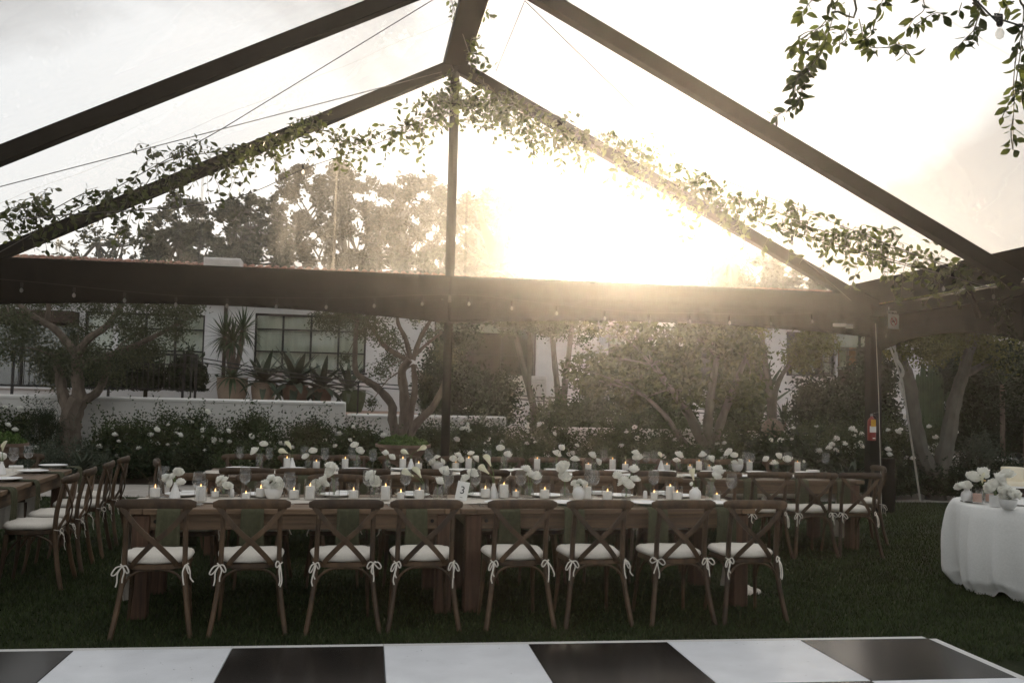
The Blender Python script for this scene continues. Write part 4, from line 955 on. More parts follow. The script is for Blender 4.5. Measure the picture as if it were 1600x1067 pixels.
# ================================================================== STRING LIGHTS AND GARLANDS
mb = MB(); mb.lathe([(.001, 0), (.012, -.005), (.022, -.024), (.023, -.038), (.018, -.054), (.001, -.064)], 12); BULB = mb.mesh('bulb', M['bulb'])
mb = MB(); mb.lathe([(.001, .05), (.016, .05), (.018, 0), (.012, -.012), (.001, -.012)], 10); SOCK = mb.mesh('socket', M['wire'])
def string_lights(label, pts, bulbs, sag=0.0):
    o = Vector(pts[0]); t = thing('string_lights', label, 'string lights', o); mb = MB()
    mb.tube([Vector(p)-o for p in catmull(pts, 6)], .005, 5); part('wire', mb.mesh('wire', M['wire']), t)
    for b in bulbs:
        s = part('bulb', BULB, t, Vector(b)-o-Z*.055); part('socket', SOCK, s, (0, 0, .02))
bx = [(-46, 443), (34, 449), (116, 457), (195, 465), (275, 472), (355, 474), (432, 475), (510, 476), (585, 474), (660, 471), (733, 471), (800, 478), (870, 486), (945, 494), (1015, 499), (1078, 499), (1140, 501), (1205, 502), (1269, 499)]
def dv(px): return POLE.y-.20+(px-707)/1504*14*math.tan(TT)
string_lights('row of small clear bulbs strung along the black gable valance', [at(x, y-10, dv(x)) for x, y in bx], [at(x, y-6, dv(x)) for x, y in bx])
gl = [(-10, 342, 11.6), (330, 318, 12.3), (480, 262, 12.7), (560, 235, 12.9), (705, 180, 13.1)]
string_lights('strand of clear bulbs under the left leaf garland', [at(*p) for p in gl], [at(170, 325, 12.0), at(272, 302, 12.2), at(375, 286, 12.4), at(474, 259, 12.7), at(660, 202, 13.05)])
gr = [(720, 190, 13.1), (880, 235, 12.9), (1180, 345, 12.4), (1330, 392, 12.0), (1560, 452, 11.3)]
string_lights('strand of clear bulbs under the right leaf garland', [at(*p) for p in gr], [at(880, 228, 12.9), at(1020, 290, 12.7), at(1238, 370, 12.3), at(1474, 440, 11.6), at(1552, 452, 11.3)])
string_lights('dark wire with one clear bulb in the top right corner', [T(.3, 8.2, 6.1), at(1505, -20, 5.0), at(1560, 22, 5.0), at(1660, 60, 4.9), T(6.35, 8.6, 3.1)], [at(1562, 28, 5.0)])
# leaves: folded along the midrib, pointed
def leaf_mesh(name, L, W_, fold=.25, curl=.15):
    mb = MB(); vs = []
    for i, (t_, w_) in enumerate(((0, .04), (.25, .75), (.5, 1.0), (.78, .62), (1.0, .02))):
        z = -curl*L*t_*t_; vs += [(-W_/2*w_, L*t_, z+fold*W_*.5*w_), (0, L*t_, z), (W_/2*w_, L*t_, z+fold*W_*.5*w_)]
    fs = []
    for i in range(4): fs += [(i*3, i*3+1, i*3+4, i*3+3), (i*3+1, i*3+2, i*3+5, i*3+4)]
    mb.add(vs, fs); return mb.mesh(name, M['vine'], True, None)
LEAVES = [leaf_mesh('leaf_%s' % n, .085, w, f, c) for n, w, f, c in (('broad', .050, .25, .18), ('narrow', .038, .45, .30), ('flat', .046, .1, .08))]
LEAF_CO = [np.array([v.co[:] for v in m.vertices]) for m in LEAVES]
LEAF_F = [tuple(p.vertices) for p in LEAVES[0].polygons]
def garland(label, sprays, main, cat='garland', nmax=300, leafscale=1.18, hang=.4, name='leaf_garland', step=.045):
    """sprays: list of polylines (world points) carrying paired leaves"""
    o = Vector(main[0]); t = thing(name, label, cat, o); rr = random.Random(len(label)*31)
    mb = MB()
    if len(main) > 2: mb.tube([q-o for q in catmull(main, 5)], .006, 5)
    mats = []
    for sp in sprays:
        q = catmull(sp, 6); mb.tube([p-o for p in q], .0028, 4)
        acc = 0; side = 1
        for i in range(1, len(q)):
            seg = q[i]-q[i-1]; acc += seg.length
            while acc > step:
                acc -= step*rr.uniform(.75, 1.3); side = -side
                p = q[i]-seg*rr.random(); d = seg.normalized()
                out = Vector((rr.gauss(0, 1), rr.gauss(0, 1), rr.gauss(0, .8)-hang)); out = out-d*out.dot(d)*.5; out.normalize()
                yv = (out+d*.35).normalized(); xv = yv.cross(Vector((rr.gauss(0, 1), rr.gauss(0, 1), rr.gauss(0, 1)))).normalized(); zv = xv.cross(yv); s = leafscale*rr.uniform(.62, 1.2)
                m = Matrix((xv*s, yv*s, zv*s)).transposed().to_4x4(); m.translation = p+yv*.012-o; mats.append(m)
    part('vine_stem', mb.mesh('vine_stem', M['vstem']), t)
    mats.sort(key=lambda m: -m.to_scale().x)
    for m in mats[:nmax]:
        lf = part('leaf', LEAVES[rr.randrange(3)], t); lf.matrix_local = m
    rest = mats[nmax:]
    if rest:
        vs = []; fs = []
        for i, m in enumerate(rest):
            A = np.array(m); c = LEAF_CO[i % 3]@A[:3, :3].T+A[:3, 3]; b = len(vs); vs += c.tolist(); fs += [tuple(x+b for x in f) for f in LEAF_F]
        me = D.meshes.new('leaves'); me.from_pydata(vs, [], fs); me.materials.append(M['vine2']); me.shade_smooth(); tag(part('leaves', me, t), kind='stuff')
    return len(mats)
def spray_set(knots, n, ln, seed, fall=.75):
    """knots: (px, py, d, weight) along the garland"""
    rr = random.Random(seed); P = [(at(k[0], k[1], k[2]), k[3]) for k in knots]; out = []
    w = [max(P[i][1], .02) for i in range(len(P)-1)]
    for _ in range(n):
        i = rr.choices(range(len(P)-1), w)[0]; f = rr.random(); p = P[i][0].lerp(P[i+1][0], f)+Vector((rr.gauss(0, .05), rr.gauss(0, .12), rr.gauss(0, .06)))
        d = Vector((rr.gauss(0, .8), rr.gauss(0, .5), rr.gauss(-.25, .6))); d.normalize(); L = ln*rr.uniform(.5, 1.4)
        a = p+d*L*.4+Vector((0, 0, .04)); b = p+d*L*.8+Vector((rr.gauss(0, .04), 0, -L*fall*.35)); out.append([p, a, b])
    return out
kl = [(-5, 335, 11.6, .5), (40, 320, 11.7, .9), (75, 330, 11.8, .05), (140, 300, 12.0, .9), (215, 300, 12.1, 1.0), (255, 255, 12.2, 1.1), (340, 238, 12.35, 1.2), (400, 245, 12.5, .9), (450, 205, 12.6, 1.0), (510, 205, 12.7, .9), (560, 225, 12.8, .5), (600, 205, 12.9, .5), (645, 195, 13.0, .8), (690, 165, 13.1, 1.0), (712, 150, 13.15, .3)]
sp = spray_set(kl, 210, .42, 1)
for (x0, y0, x1, y1, d) in [(160, 305, 200, 385, 12.0), (185, 320, 175, 390, 12.0), (330, 270, 345, 325, 12.3), (540, 215, 545, 272, 12.8), (655, 215, 658, 265, 13.0), (20, 340, 10, 370, 11.7), (215, 300, 225, 370, 12.1), (300, 250, 270, 300, 12.2), (470, 185, 520, 180, 12.7), (50, 370, 90, 385, 11.8)]:
    p0, p1 = at(x0, y0, d), at(x1, y1, d); sp.append([p0, p0.lerp(p1, .5)+Vector((.04, 0, .03)), p1])
n1 = garland('leafy green garland climbing the left cable towards the ridge', sp, [at(k[0], k[1], k[2]) for k in kl])
kr = [(712, 150, 13.15, 1.2), (740, 165, 13.15, 1.5), (770, 150, 13.1, 1.5), (810, 170, 13.0, 1.4), (855, 205, 12.95, 1.2), (915, 215, 12.85, 1.2), (975, 240, 12.75, 1.3), (1030, 265, 12.65, 1.1), (1080, 290, 12.55, 1.2), (1140, 310, 12.45, 1.0), (1200, 325, 12.35, 1.1), (1265, 355, 12.2, .7), (1330, 370, 12.05, 1.6), (1385, 385, 11.9, 1.6), (1450, 405, 11.7, 1.2), (1530, 425, 11.4, .4)]
sp = spray_set(kr, 330, .42, 2)
for (x0, y0, x1, y1, d) in [(860, 210, 880, 270, 12.9), (850, 200, 850, 240, 12.9), (960, 245, 945, 295, 12.7), (1060, 290, 1040, 345, 12.6), (1065, 300, 1070, 385, 12.6), (1080, 320, 1090, 370, 12.5), (1320, 380, 1325, 425, 12.0), (1380, 400, 1385, 440, 11.9), (740, 130, 760, 90, 13.1), (775, 110, 745, 95, 13.1), (735, 130, 745, 60, 13.0), (745, 110, 730, 20, 12.4), (1120, 300, 1060, 262, 12.5), (980, 240, 930, 205, 12.8), (1460, 425, 1465, 470, 11.6), (1420, 420, 1400, 445, 11.8), (740, 170, 745, 210, 13.1), (770, 180, 790, 220, 13.1), (820, 190, 830, 235, 13.0)]:
    p0, p1 = at(x0, y0, d), at(x1, y1, d); sp.append([p0, p0.lerp(p1, .5)+Vector((.04, 0, .03)), p1])
n2 = garland('thick leafy green garland running down right from the ridge to the eave', sp, [at(k[0], k[1], k[2]) for k in kr])
rr = random.Random(5)
sp = []
for pl_ in [[(1300, -10), (1290, 30), (1262, 60), (1250, 95)], [(1310, -10), (1285, 70), (1262, 110), (1245, 125)], [(1285, 60), (1275, 90), (1245, 120), (1240, 150)], [(1260, 100), (1258, 130), (1245, 165), (1205, 182)], [(1290, 50), (1315, 45), (1325, 60), (1310, 70)], [(1300, 30), (1280, 45), (1255, 55), (1240, 78)], [(1280, 90), (1265, 110), (1250, 118)],
    [(1385, -10), (1370, 20), (1358, 55), (1345, 62)], [(1345, 30), (1355, 70), (1385, 75), (1410, 70), (1425, 88)], [(1272, -5), (1262, 10), (1255, 25)], [(1330, 20), (1320, 50), (1300, 65)], [(1250, 120), (1240, 140), (1248, 155)]]:
    sp.append([at(x+rr.uniform(-3, 3), y, 5.0+rr.uniform(-.15, .15)) for x, y in pl_])
garland('leafy vine spray hanging from above left of the corner bulb', sp, [at(1300, 20, 5.0), at(1330, -25, 5.0), T(.9, 8.3, 5.85)], 'vine', name='hanging_vine', step=.023, leafscale=.78, hang=.6)
sp = []
for pl_ in [[(1440, -10), (1445, 15), (1430, 30), (1415, 48)], [(1480, 22), (1455, 22), (1430, 40)], [(1530, -10), (1525, 40), (1512, 60), (1495, 78)], [(1530, 20), (1520, 50), (1528, 72)], [(1505, 5), (1500, 20)], [(1560, -5), (1570, 8), (1572, 15)]]:
    sp.append([at(x+rr.uniform(-3, 3), y, 5.0+rr.uniform(-.15, .15)) for x, y in pl_])
garland('small vine tuft with curled leaves beside the corner bulb', sp, [at(1520, 5, 5.0), at(1500, -25, 5.0), T(.6, 8.2, 6.0)], 'vine', name='hanging_vine', step=.03, leafscale=.75, hang=.6)
sp = []
for pl_ in [[(1600, 10), (1596, 70), (1588, 130), (1584, 180), (1580, 232)], [(1604, 30), (1590, 90), (1580, 160)], [(1606, 60), (1596, 110), (1590, 140)], [(1608, 100), (1598, 150), (1596, 165)], [(1596, 130), (1574, 165), (1568, 185)], [(1585, 180), (1580, 210), (1582, 235)]]:
    sp.append([at(x+rr.uniform(-3, 3), y, 4.9+rr.uniform(-.1, .1)) for x, y in pl_])
garland('long vine strand hanging straight down at the right picture edge', sp, [at(1600, 15, 4.9), at(1604, -25, 4.9), T(3.0, 8.6, 4.7)], 'vine', name='hanging_vine', step=.028, leafscale=.78, hang=.6)
sp = []
for pl_ in [[(565, -15), (572, 5), (575, 18)], [(585, -15), (592, 5), (598, 16)], [(575, -15), (580, 8)]]:
    sp.append([at(x, y, 10.2) for x, y in pl_])
garland('small leaf tuft on the near left rafter at the top edge', sp, [at(580, -30, 10.2), at(580, -15, 10.2)], 'vine', name='hanging_vine', step=.035, leafscale=1.1)
sp = []
for pl_ in [[(700, -10), (706, 10), (716, 40)], [(712, -5), (706, 25), (702, 32)], [(752, 15), (762, 22), (768, 30)], [(760, 10), (745, 40), (735, 70), (742, 95)], [(742, 60), (728, 80), (735, 100)], [(730, 30), (745, 40)]]:
    sp.append([at(x, y, 12.3) for x, y in pl_])
garland('vine creeping up the ridge beam above the tent pole', sp, [at(735, 110, 12.9), at(748, 40, 12.2), at(760, -20, 11.6)], 'vine', name='ridge_vine', step=.03)
# evergreen growing round the post at the right edge
def post_green():
    base = at(1604, 860, 11.6); base.z = 0
    t = thing('climbing_shrub', 'dark climbing greenery round the tent post at the right edge', 'climber', base); cl_ = []
    for i in range(46):
        y = random.uniform(450, 640); x = random.uniform(1556+max(0, (y-560))*.3, 1650); cl_.append((at(x, y, 11.6+random.uniform(-.3, .3))-base, random.uniform(.12, .2)))
    mb = MB(); mb.tube(catmull([(0.05, 0, 0), (.0, 0, 1.2), (.08, 0, 2.0), (.0, 0, 2.9)], 5), .03, 6); part('stem', mb.mesh('stem', M['bark']), t)
    part('foliage', npmesh('foliage', leaf_quads(clump_points(cl_, 500, 1.0), .06, .028, droop=.4), 4, M['dark']), t)
post_green()

# ================================================================== FURNITURE
TA = 0.1976
AE = Vector((math.cos(TA), math.sin(TA), 0)); AN = Vector((-math.sin(TA), math.cos(TA), 0))     # along, away
TIES = {}
def tie_mesh(sx, v):
    mb = MB(); b = Vector((sx*.192, -.222, .455)); rr = random.Random(3+sx+v*17)
    mb.sweep(catmull([(sx*.17, -.17, .468), (sx*.205, -.19, .462), b], 4), .014, .004, 5)
    for dx in (.05, -.04):      # bow loops
        if rr.random() < .15: continue
        c = Vector((sx*dx*rr.uniform(.6, 1.2), rr.uniform(-.035, -.01), rr.uniform(-.05, .01))); mb.sweep(catmull([b, b+c*.6+Z*.02, b+c, b+c*.7-Z*.02, b], 5), .010, .003, 5, (0, 1, 0))
    for dx in (.04, -.005):     # hanging tails
        l = rr.uniform(.06, .17); e = b+Vector((sx*dx*rr.uniform(-.5, 1.6), rr.uniform(-.05, -.02), -l))
        mb.sweep(catmull([b, b.lerp(e, .4)+Vector((rr.uniform(-.015, .015), -.012, .01)), b.lerp(e, .75)+Vector((rr.uniform(-.012, .012), 0, 0)), e], 5), .010, .003, 5, (0, 1, 0))
    return mb.mesh('tie', M['cushion'], True, None)
for sx in (-1, 1):
    for v in range(5): TIES[(sx, v)] = tie_mesh(sx, v)
def make_chair(name, label):
    t = thing(name, label, 'chair'); W_ = M['chair']
    # seat frame: rounded trapezoid ring plate
    def outline(k, n=28, sx=1.0):
        a = 2*PI*k/n; x = math.copysign(abs(math.cos(a))**.55, math.cos(a)); y = math.copysign(abs(math.sin(a))**.55, math.sin(a))
        return (x*(.205+.02*y)*sx, y*.205*sx)
    mb = MB(); n = 28; vs = []
    for z, s in ((.424, .97), (.428, 1.0), (.452, 1.0), (.458, .97)):
        vs += [(*outline(k, n, s), z) for k in range(n)]
    fs = [(j*n+k, j*n+(k+1) % n, (j+1)*n+(k+1) % n, (j+1)*n+k) for j in range(3) for k in range(n)]+[tuple(range(n))[::-1], tuple(3*n+k for k in range(n))]
    mb.add(vs, fs); part('seat_frame', mb.mesh('seat_frame', W_), t)
    for sx in (-1, 1):
        mb = MB(); mb.sweep(catmull([(sx*.243, -.262, -.005), (sx*.216, -.225, .16), (sx*.193, -.196, .34), (sx*.186, -.185, .46), (sx*.184, -.195, .62), (sx*.180, -.232, .80), (sx*.180, -.246, .85)], 4), .034, .036, 8, (0, 1, 0), .7); part('rear_leg', mb.mesh('rear_leg', W_), t)
        mb = MB(); mb.sweep(catmull([(sx*.205, .215, -.005), (sx*.19, .185, .2), (sx*.18, .17, .425)], 4), [.024]*4+[.03]*5, [.026]*4+[.034]*5, 8, (0, 1, 0), .7); part('front_leg', mb.mesh('front_leg', W_), t)
        # bentwood brace from the rear leg up under the seat
        mb = MB(); mb.sweep(catmull([(sx*.200, -.206, .255), (sx*.168, -.200, .36), (sx*.10, -.192, .412), (sx*.0, -.19, .422)], 5), .018, .02, 6, (0, 1, 0)); part('bent_brace', mb.mesh('bent_brace', W_), t)
        mb = MB(); mb.sweep(catmull([(sx*.198, -.208, .27), (sx*.190, -.15, .37), (sx*.182, -.02, .418), (sx*.182, .09, .37), (sx*.190, .178, .24)], 5), .018, .018, 6, (1, 0, 0)); part('side_brace', mb.mesh('side_brace', W_), t)
    # top rail, bowed and wider than the posts
    pts = []; ws = []; hs = []
    for i in range(15):
        x = -.245+.49*i/14; q = 1-(x/.245)**2; pts.append((x, -.232-.042*q, .848+.008*q)); e = min(1, .55+3*(1-abs(x)/.245)); ws.append(.034*e); hs.append(.066*e)
    mb = MB(); mb.sweep(pts, hs, ws, 10, (0, 1, 0), .75); part('top_rail', mb.mesh('top_rail', W_), t)
    # crossed slats, one just behind the other
    for k, sx in enumerate((-1, 1)):
        off = .0 if k else -.019
        mb = MB(); mb.sweep(catmull([(sx*.212, -.242+off*.5, .832), (sx*.10, -.252+off, .70), (-sx*.02, -.240+off, .59), (-sx*.115, -.205+off*.6, .485), (-sx*.135, -.19, .45)], 4), .036, .014, 6, (0, 1, 0), .6); part('cross_slat', mb.mesh('cross_slat', W_), t)
    # seat pad
    mb = MB(); vs = []; prof = ((.90, .459), (.99, .468), (1.03, .483), (1.0, .500), (.93, .510), (.6, .517), (.25, .519))
    for s, z in prof:
        for k in range(n):
            x, y = outline(k, n, s); vs.append((x*1.02, y*1.02+.008, z+.003*math.sin(k*2.1+s*5)))
    fs = [(j*n+k, j*n+(k+1) % n, (j+1)*n+(k+1) % n, (j+1)*n+k) for j in range(len(prof)-1) for k in range(n)]+[tuple(range(n))[::-1], tuple((len(prof)-1)*n+k for k in range(n))]
    mb.add(vs, fs); cu_ = part('seat_cushion', mb.mesh('seat_cushion', M['cushion'], True, None), t)
    for sx in (-1, 1): part('tie', TIES[(sx, 0)], cu_)
    return t
CHAIR0 = make_chair('cross_back_chair', 'x'); used_chair = [False]
def chair(p, rz, label, group):
    jr = random.uniform(-.045, .045)
    if not used_chair[0]:
        used_chair[0] = True; CHAIR0.location = p; CHAIR0.rotation_euler = (0, 0, rz+jr); CHAIR0['label'] = label; CHAIR0['group'] = group; return CHAIR0
    c = dup(CHAIR0, p, rz+jr, label, group)
    for k in KIDS[c.name]:
        for j, q in enumerate(KIDS.get(k.name, [])): q.data = TIES[((-1, 1)[j % 2], random.randrange(5))]
    return c
TLN = 2.335; TWD = 1.02; TH = .76
def make_table(label):
    t = thing('farm_table', label, 'table'); np_ = 6; w = TWD/np_
    for i in range(np_):
        mb = MB(); mb.box((TLN/2, w*(i+.5), TH-.019+random.uniform(-.0012, .0012)), (TLN-.236, w-.004, .038), .004); part('plank', mb.mesh('plank', M['table'], False), t)
    for x in (.058, TLN-.058):
        mb = MB(); mb.box((x, TWD/2, TH-.0185), (.112, TWD-.004, .039), .004); part('end_board', mb.mesh('end_board', M['table'], False), t)
    for y in (.06, TWD-.06):
        mb = MB(); mb.box((TLN/2, y, TH-.095), (TLN-.30, .028, .11), .004); part('apron', mb.mesh('apron', M['table'], False), t)
    for x in (.075, TLN-.075):
        mb = MB(); mb.box((x, TWD/2, TH-.095), (.028, TWD-.25, .11), .004); part('apron', mb.mesh('apron', M['table'], False), t)
    mb = MB(); mb.box((0, 0, .355), (.12, .12, .72), .008); lg = mb.mesh('leg', M['tleg_shaded'], False)
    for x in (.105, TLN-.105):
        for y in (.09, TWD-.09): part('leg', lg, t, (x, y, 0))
    mb = MB(); mb.lathe([(.001, 0), (.014, 0), (.014, .008), (.006, .012), (.001, .012)], 10); kn = mb.mesh('bolt', M['black'])
    for x in (.2, TLN-.2): part('bolt', kn, t, (x, .046, TH-.09), (PI/2, 0, 0))
    return t
TABLE0 = make_table('x'); used_table = [False]
def table(p, rz, label, group):
    if not used_table[0]:
        used_table[0] = True; TABLE0.location = p; TABLE0.rotation_euler = (0, 0, rz); TABLE0['label'] = label; TABLE0['group'] = group; return TABLE0
    return dup(TABLE0, p, rz, label, group)
PA = Vector((-2.641, 6.690, 0))                                   # near table: front left corner
qb = onz(1352, 751, TH); PB = Vector((qb.x, qb.y, 0))-AE*(TLN*3+.01)
qc = onz(113, 733, TH); PCR = Vector((qc.x, qc.y, 0))            # far right corner of the side table
def run(P, n, e, rz, labs, group):
    for k in range(n): table(P+e*(k*(TLN+.004)), rz, labs[k], group)
GT = 'wooden farm tables set for dinner'
run(PA, 2, AE, TA, ['nearest wooden farm table, left one, joined end to end', 'nearest wooden farm table, right one, joined end to end'], GT)
run(PB, 3, AE, TA, ['left wooden table of the farther three joined tables', 'middle wooden table of the farther three joined tables', 'right wooden table of the farther three joined tables'], GT)
# side table at the left runs away from the camera: its long edge faces right
CE = AN.copy()                                                    # along, away
PC = PCR-CE*(2*TLN+.004)                                          # near right corner
run(PC, 2, CE, TA+PI/2, ['near wooden table at the left edge running away from the camera', 'far wooden table at the left picture edge with linen drape'], GT)
def loc(P, s, o, z): return P+AE*s+AN*o+Z*z
# chairs
GN, GF, GM, GR, GL = 'chairs along the near side of the nearest table', 'chairs along the far side of the nearest table', 'chairs along the near side of the farther table', 'chairs along the far side of the farther table', 'chairs at the left side table'
ca = [243, 392, 540, 667, 815, 937, 1066, 1181]
SA = []
for i, px in enumerate(ca):
    s = online(px, PA-AN*.48, AE, .85); SA.append(s)
    lab = ('leftmost' if i == 0 else 'rightmost' if i == 7 else ORD[i+1]+' from left')
    chair(loc(PA, s, -.25, 0), TA, lab+' of the eight cross back chairs in the front row, seen from behind', GN)
for i in range(8):
    s = (i+.5)*(2*TLN/8)+random.uniform(-.03, .03)
    chair(loc(PA, s, TWD+.20, 0), TA+PI, 'cross back chair facing us across the nearest table, %s from left' % ORD[i+1], GF)
cb = [387, 472, 569, 667, 757, 838, 933, 1020, 1124, 1204, 1275, 1345]
SB = []
for i, px in enumerate(cb):
    s = online(px, PB-AN*.44, AE, .85); SB.append(s)
    chair(loc(PB, s, -.205, 0), TA, 'cross back chair with its back to us at the farther table, %s from left' % ORD[i+1], GM)
for i in range(12):
    s = (i+.5)*(3*TLN/12)+random.uniform(-.03, .03)
    chair(loc(PB, s, TWD+.20, 0), TA+PI, 'cross back chair facing us across the farther table, %s from left' % ORD[i+1], GR)
chair(loc(PB, -.24, TWD*.55, 0), TA-PI/2+.12, 'cross back chair at the left end of the farther table', 'chairs at the table ends')
chair(loc(PB, 3*TLN+.30, TWD*.62, 0), TA+PI/2-.25, 'cross back chair at the right end of the farther table by the post', 'chairs at the table ends')
CS = [(100, 742), (131, 732), (156, 722), (179, 714)]
SC_ = []
for i, (px, py) in enumerate(CS):
    lo = onz(px, py, .875); s = (Vector((lo.x, lo.y, 0))-PC).dot(CE); SC_.append(s)
    # local frame of the side table: right of its edge is -AE*-1
    p = PC+CE*s+AE*.215
    chair(p, TA+PI/2, ['nearest', 'second', 'third', 'farthest'][i]+' cross back chair in the row at the left side table', GL)
chair(PCR+CE*.22-AE*.62, TA+PI, 'cross back chair at the far end of the left side table', GL)

# linen runners
def runner(name, label, P, e, nrm, L, dl, dr, w=.40, zg=.02):
    """cloth along the middle of a table run, hanging at both ends"""
    o = P+nrm*(TWD/2)+Z*(TH+.004); rz = math.atan2(e.y, e.x); t = thing(name, label, 'table runner', o, rz); mb = MB()
    prof = []
    n = 14
    for i in range(n+1): prof.append((-.025-.03*math.sin(PI*i/n), -dl+dl*i/n, 1-i/n))
    for i in range(1, 60): prof.append((L*i/60, 0, 0))
    for i in range(n+1): prof.append((L+.025+.03*math.sin(PI*i/n), -dr*i/n, i/n))
    m = len(prof)
    def fn(u, v):
        k = min(m-1, int(round(v*(m-1)))); x, z, h = prof[k]; y = (u-.5)*w*(1+.08*math.sin(v*31)*.3-.18*h)
        f = (.018*math.sin(u*17+1)+.01*math.sin(u*31))*h; r_ = .0045*abs(math.sin(x*9+u*7))*abs(math.sin(x*3.1+u*3)) if h == 0 else 0
        return (x+(f if x > L/2 else -f), y+.02*math.sin(x*2.3)*(1-h), z+r_)
    mb.sheet(16, m-1, fn); part('cloth', mb.mesh('cloth', M['linen'], True, None), t)
runner('linen_runner', 'pale linen runner down the nearest table hanging low at its left end', PA, AE, AN, 2*TLN, .70, .72)
runner('linen_runner', 'pale linen runner down the farther table draping at its right end', PB, AE, AN, 3*TLN, .55, .70)
runner('linen_runner', 'pale linen runner down the left side table draping at its far end', PC, CE, -AE, 2*TLN, .6, .60)
mb = MB()
def bunch(u, v):
    a = 2*PI*u; r = .085*(1-v)*(1+.22*math.sin(3*a)+.12*math.sin(7*a+2)); return (r*1.5*math.cos(a), r*math.sin(a), .015+.07*v+.02*math.sin(5*a+v*6)*(1-v))
mb.sheet(40, 8, bunch); t = thing('fallen_cloth', 'pale linen cloth end bunched on the grass behind the rightmost front chair', 'cloth', onz(1163, 927, 0)); part('folds', mb.mesh('folds', M['linen'], True, None), t)

# ---------------------------------------------------------------- place settings
def pleated_napkin():
    mb = MB(); prof = [(.22-.02*i, .006) for i in range(11)]+[(.008, .0055), (-.012, -.004), (-.022, -.02)]+[(-.027-.004*math.sin(i*.6), -.02-.40*i/10) for i in range(1, 11)]
    m = len(prof)
    def fn(u, v):
        k = min(m-1, int(round(v*(m-1)))); y, z = prof[k]; h = max(0, -z)/.42; fold = .006*math.sin(u*2*PI*2.5)*(.5+h)
        return ((u-.5)*(.155+.02*h), y-fold*(1 if z < 0 else 0), z+(abs(fold)*.8 if z >= 0 else 0))
    mb.sheet(14, m-1, fn); me = mb.mesh('napkin', M['napkin'], True, None); return me
NAPK = pleated_napkin()
PLATE = MB().lathe([(.001, .004), (.085, .004), (.10, .008), (.135, .018), (.137, .021), (.10, .013), (.085, .009), (.001, .009)], 28).mesh('plate', M['ceramic'])
def cutlery(kind):
    mb = MB()
    if kind == 'fork':
        mb.sweep([(0, 0, .004), (0, .05, .004), (0, .12, .006), (0, .14, .005)], [.014, .008, .006, .018], [.003]*4, 6)
        for x in (-.008, -.0027, .0027, .008): mb.sweep([(x, .14, .005), (x, .17, .009), (x, .195, .008)], [.0035, .003, .002], [.002]*3, 4)
    elif kind == 'knife': mb.sweep([(0, 0, .004), (0, .09, .004), (0, .10, .004), (0, .16, .004), (0, .215, .003)], [.014, .010, .014, .018, .004], [.005, .004, .003, .002, .001], 6)
    else: mb.sweep([(0, 0, .004), (0, .05, .004), (0, .12, .006), (0, .14, .006), (0, .165, .004), (0, .19, .007)], [.013, .008, .006, .022, .036, .010], [.003]*6, 8)
    return mb.mesh(kind, M['silver'])
CUT = {k: cutlery(k) for k in ('fork', 'knife', 'spoon')}
def single(name, me, p, rz, label, cat, group):
    o = part(name, me, None, p, (0, 0, rz)); tag(o, label, cat, group); return o
def setting(P, e, out, s, rz, where, grp, jit=.03, nap=True, plate=True):
    """out: unit vector from the sitter over the edge into the table"""
    s += random.uniform(-jit, jit)
    def q(a, b): return P+e*a+out*b+Z*(TH+.001)
    ofs = random.uniform(.0, .08)*random.choice((1, 1, -.5))
    if nap: single('napkin', NAPK, q(s+ofs, .0)+Z*.001, rz+random.uniform(-.04, .04), 'green napkin over the edge '+where, 'napkin', 'green napkins '+grp)
    if plate: single('dinner_plate', PLATE, q(s+ofs*.5, .23)+Z*.008, rz, 'white dinner plate '+where, 'plate', 'plates '+grp)
    for nm, dx in (('fork', -.185), ('fork', -.155), ('knife', .165), ('spoon', .195)):
        k_ = {-.185: 'outer ', -.155: 'inner '}.get(dx, '')
        single(nm, CUT[nm], q(s+ofs*.5+dx*(e.dot(Vector((math.cos(rz), math.sin(rz), 0)))), .12+random.uniform(-.01, .02)), rz+random.uniform(-.08, .08), '%ssilver %s %s' % (k_, nm, where), nm, 'cutlery '+grp)
for i, s in enumerate(SA): setting(PA, AE, AN, s-.02, TA, 'at the %s front chair from left' % ORD[i+1], 'on the near side of the nearest table')
for i in range(8): setting(PA+AN*TWD, AE, -AN, (i+.5)*2*TLN/8, TA+PI, 'across the nearest table, %s from left' % ORD[i+1], 'on the far side of the nearest table')
for i, s in enumerate(SB): setting(PB, AE, AN, s-.02, TA, 'on the farther table, near side, %s from left' % ORD[i+1], 'on the near side of the farther table')
for i in range(12): setting(PB+AN*TWD, AE, -AN, (i+.5)*3*TLN/12, TA+PI, 'across the farther table, %s from left' % ORD[i+1], 'on the far side of the farther table')
sc_all = [SC_[0]-.62]+SC_
for i, s in enumerate(sc_all): setting(PC, CE, -AE, s, TA+PI/2, 'on the left side table, %s from near end' % ORD[i+1], 'on the left side table')

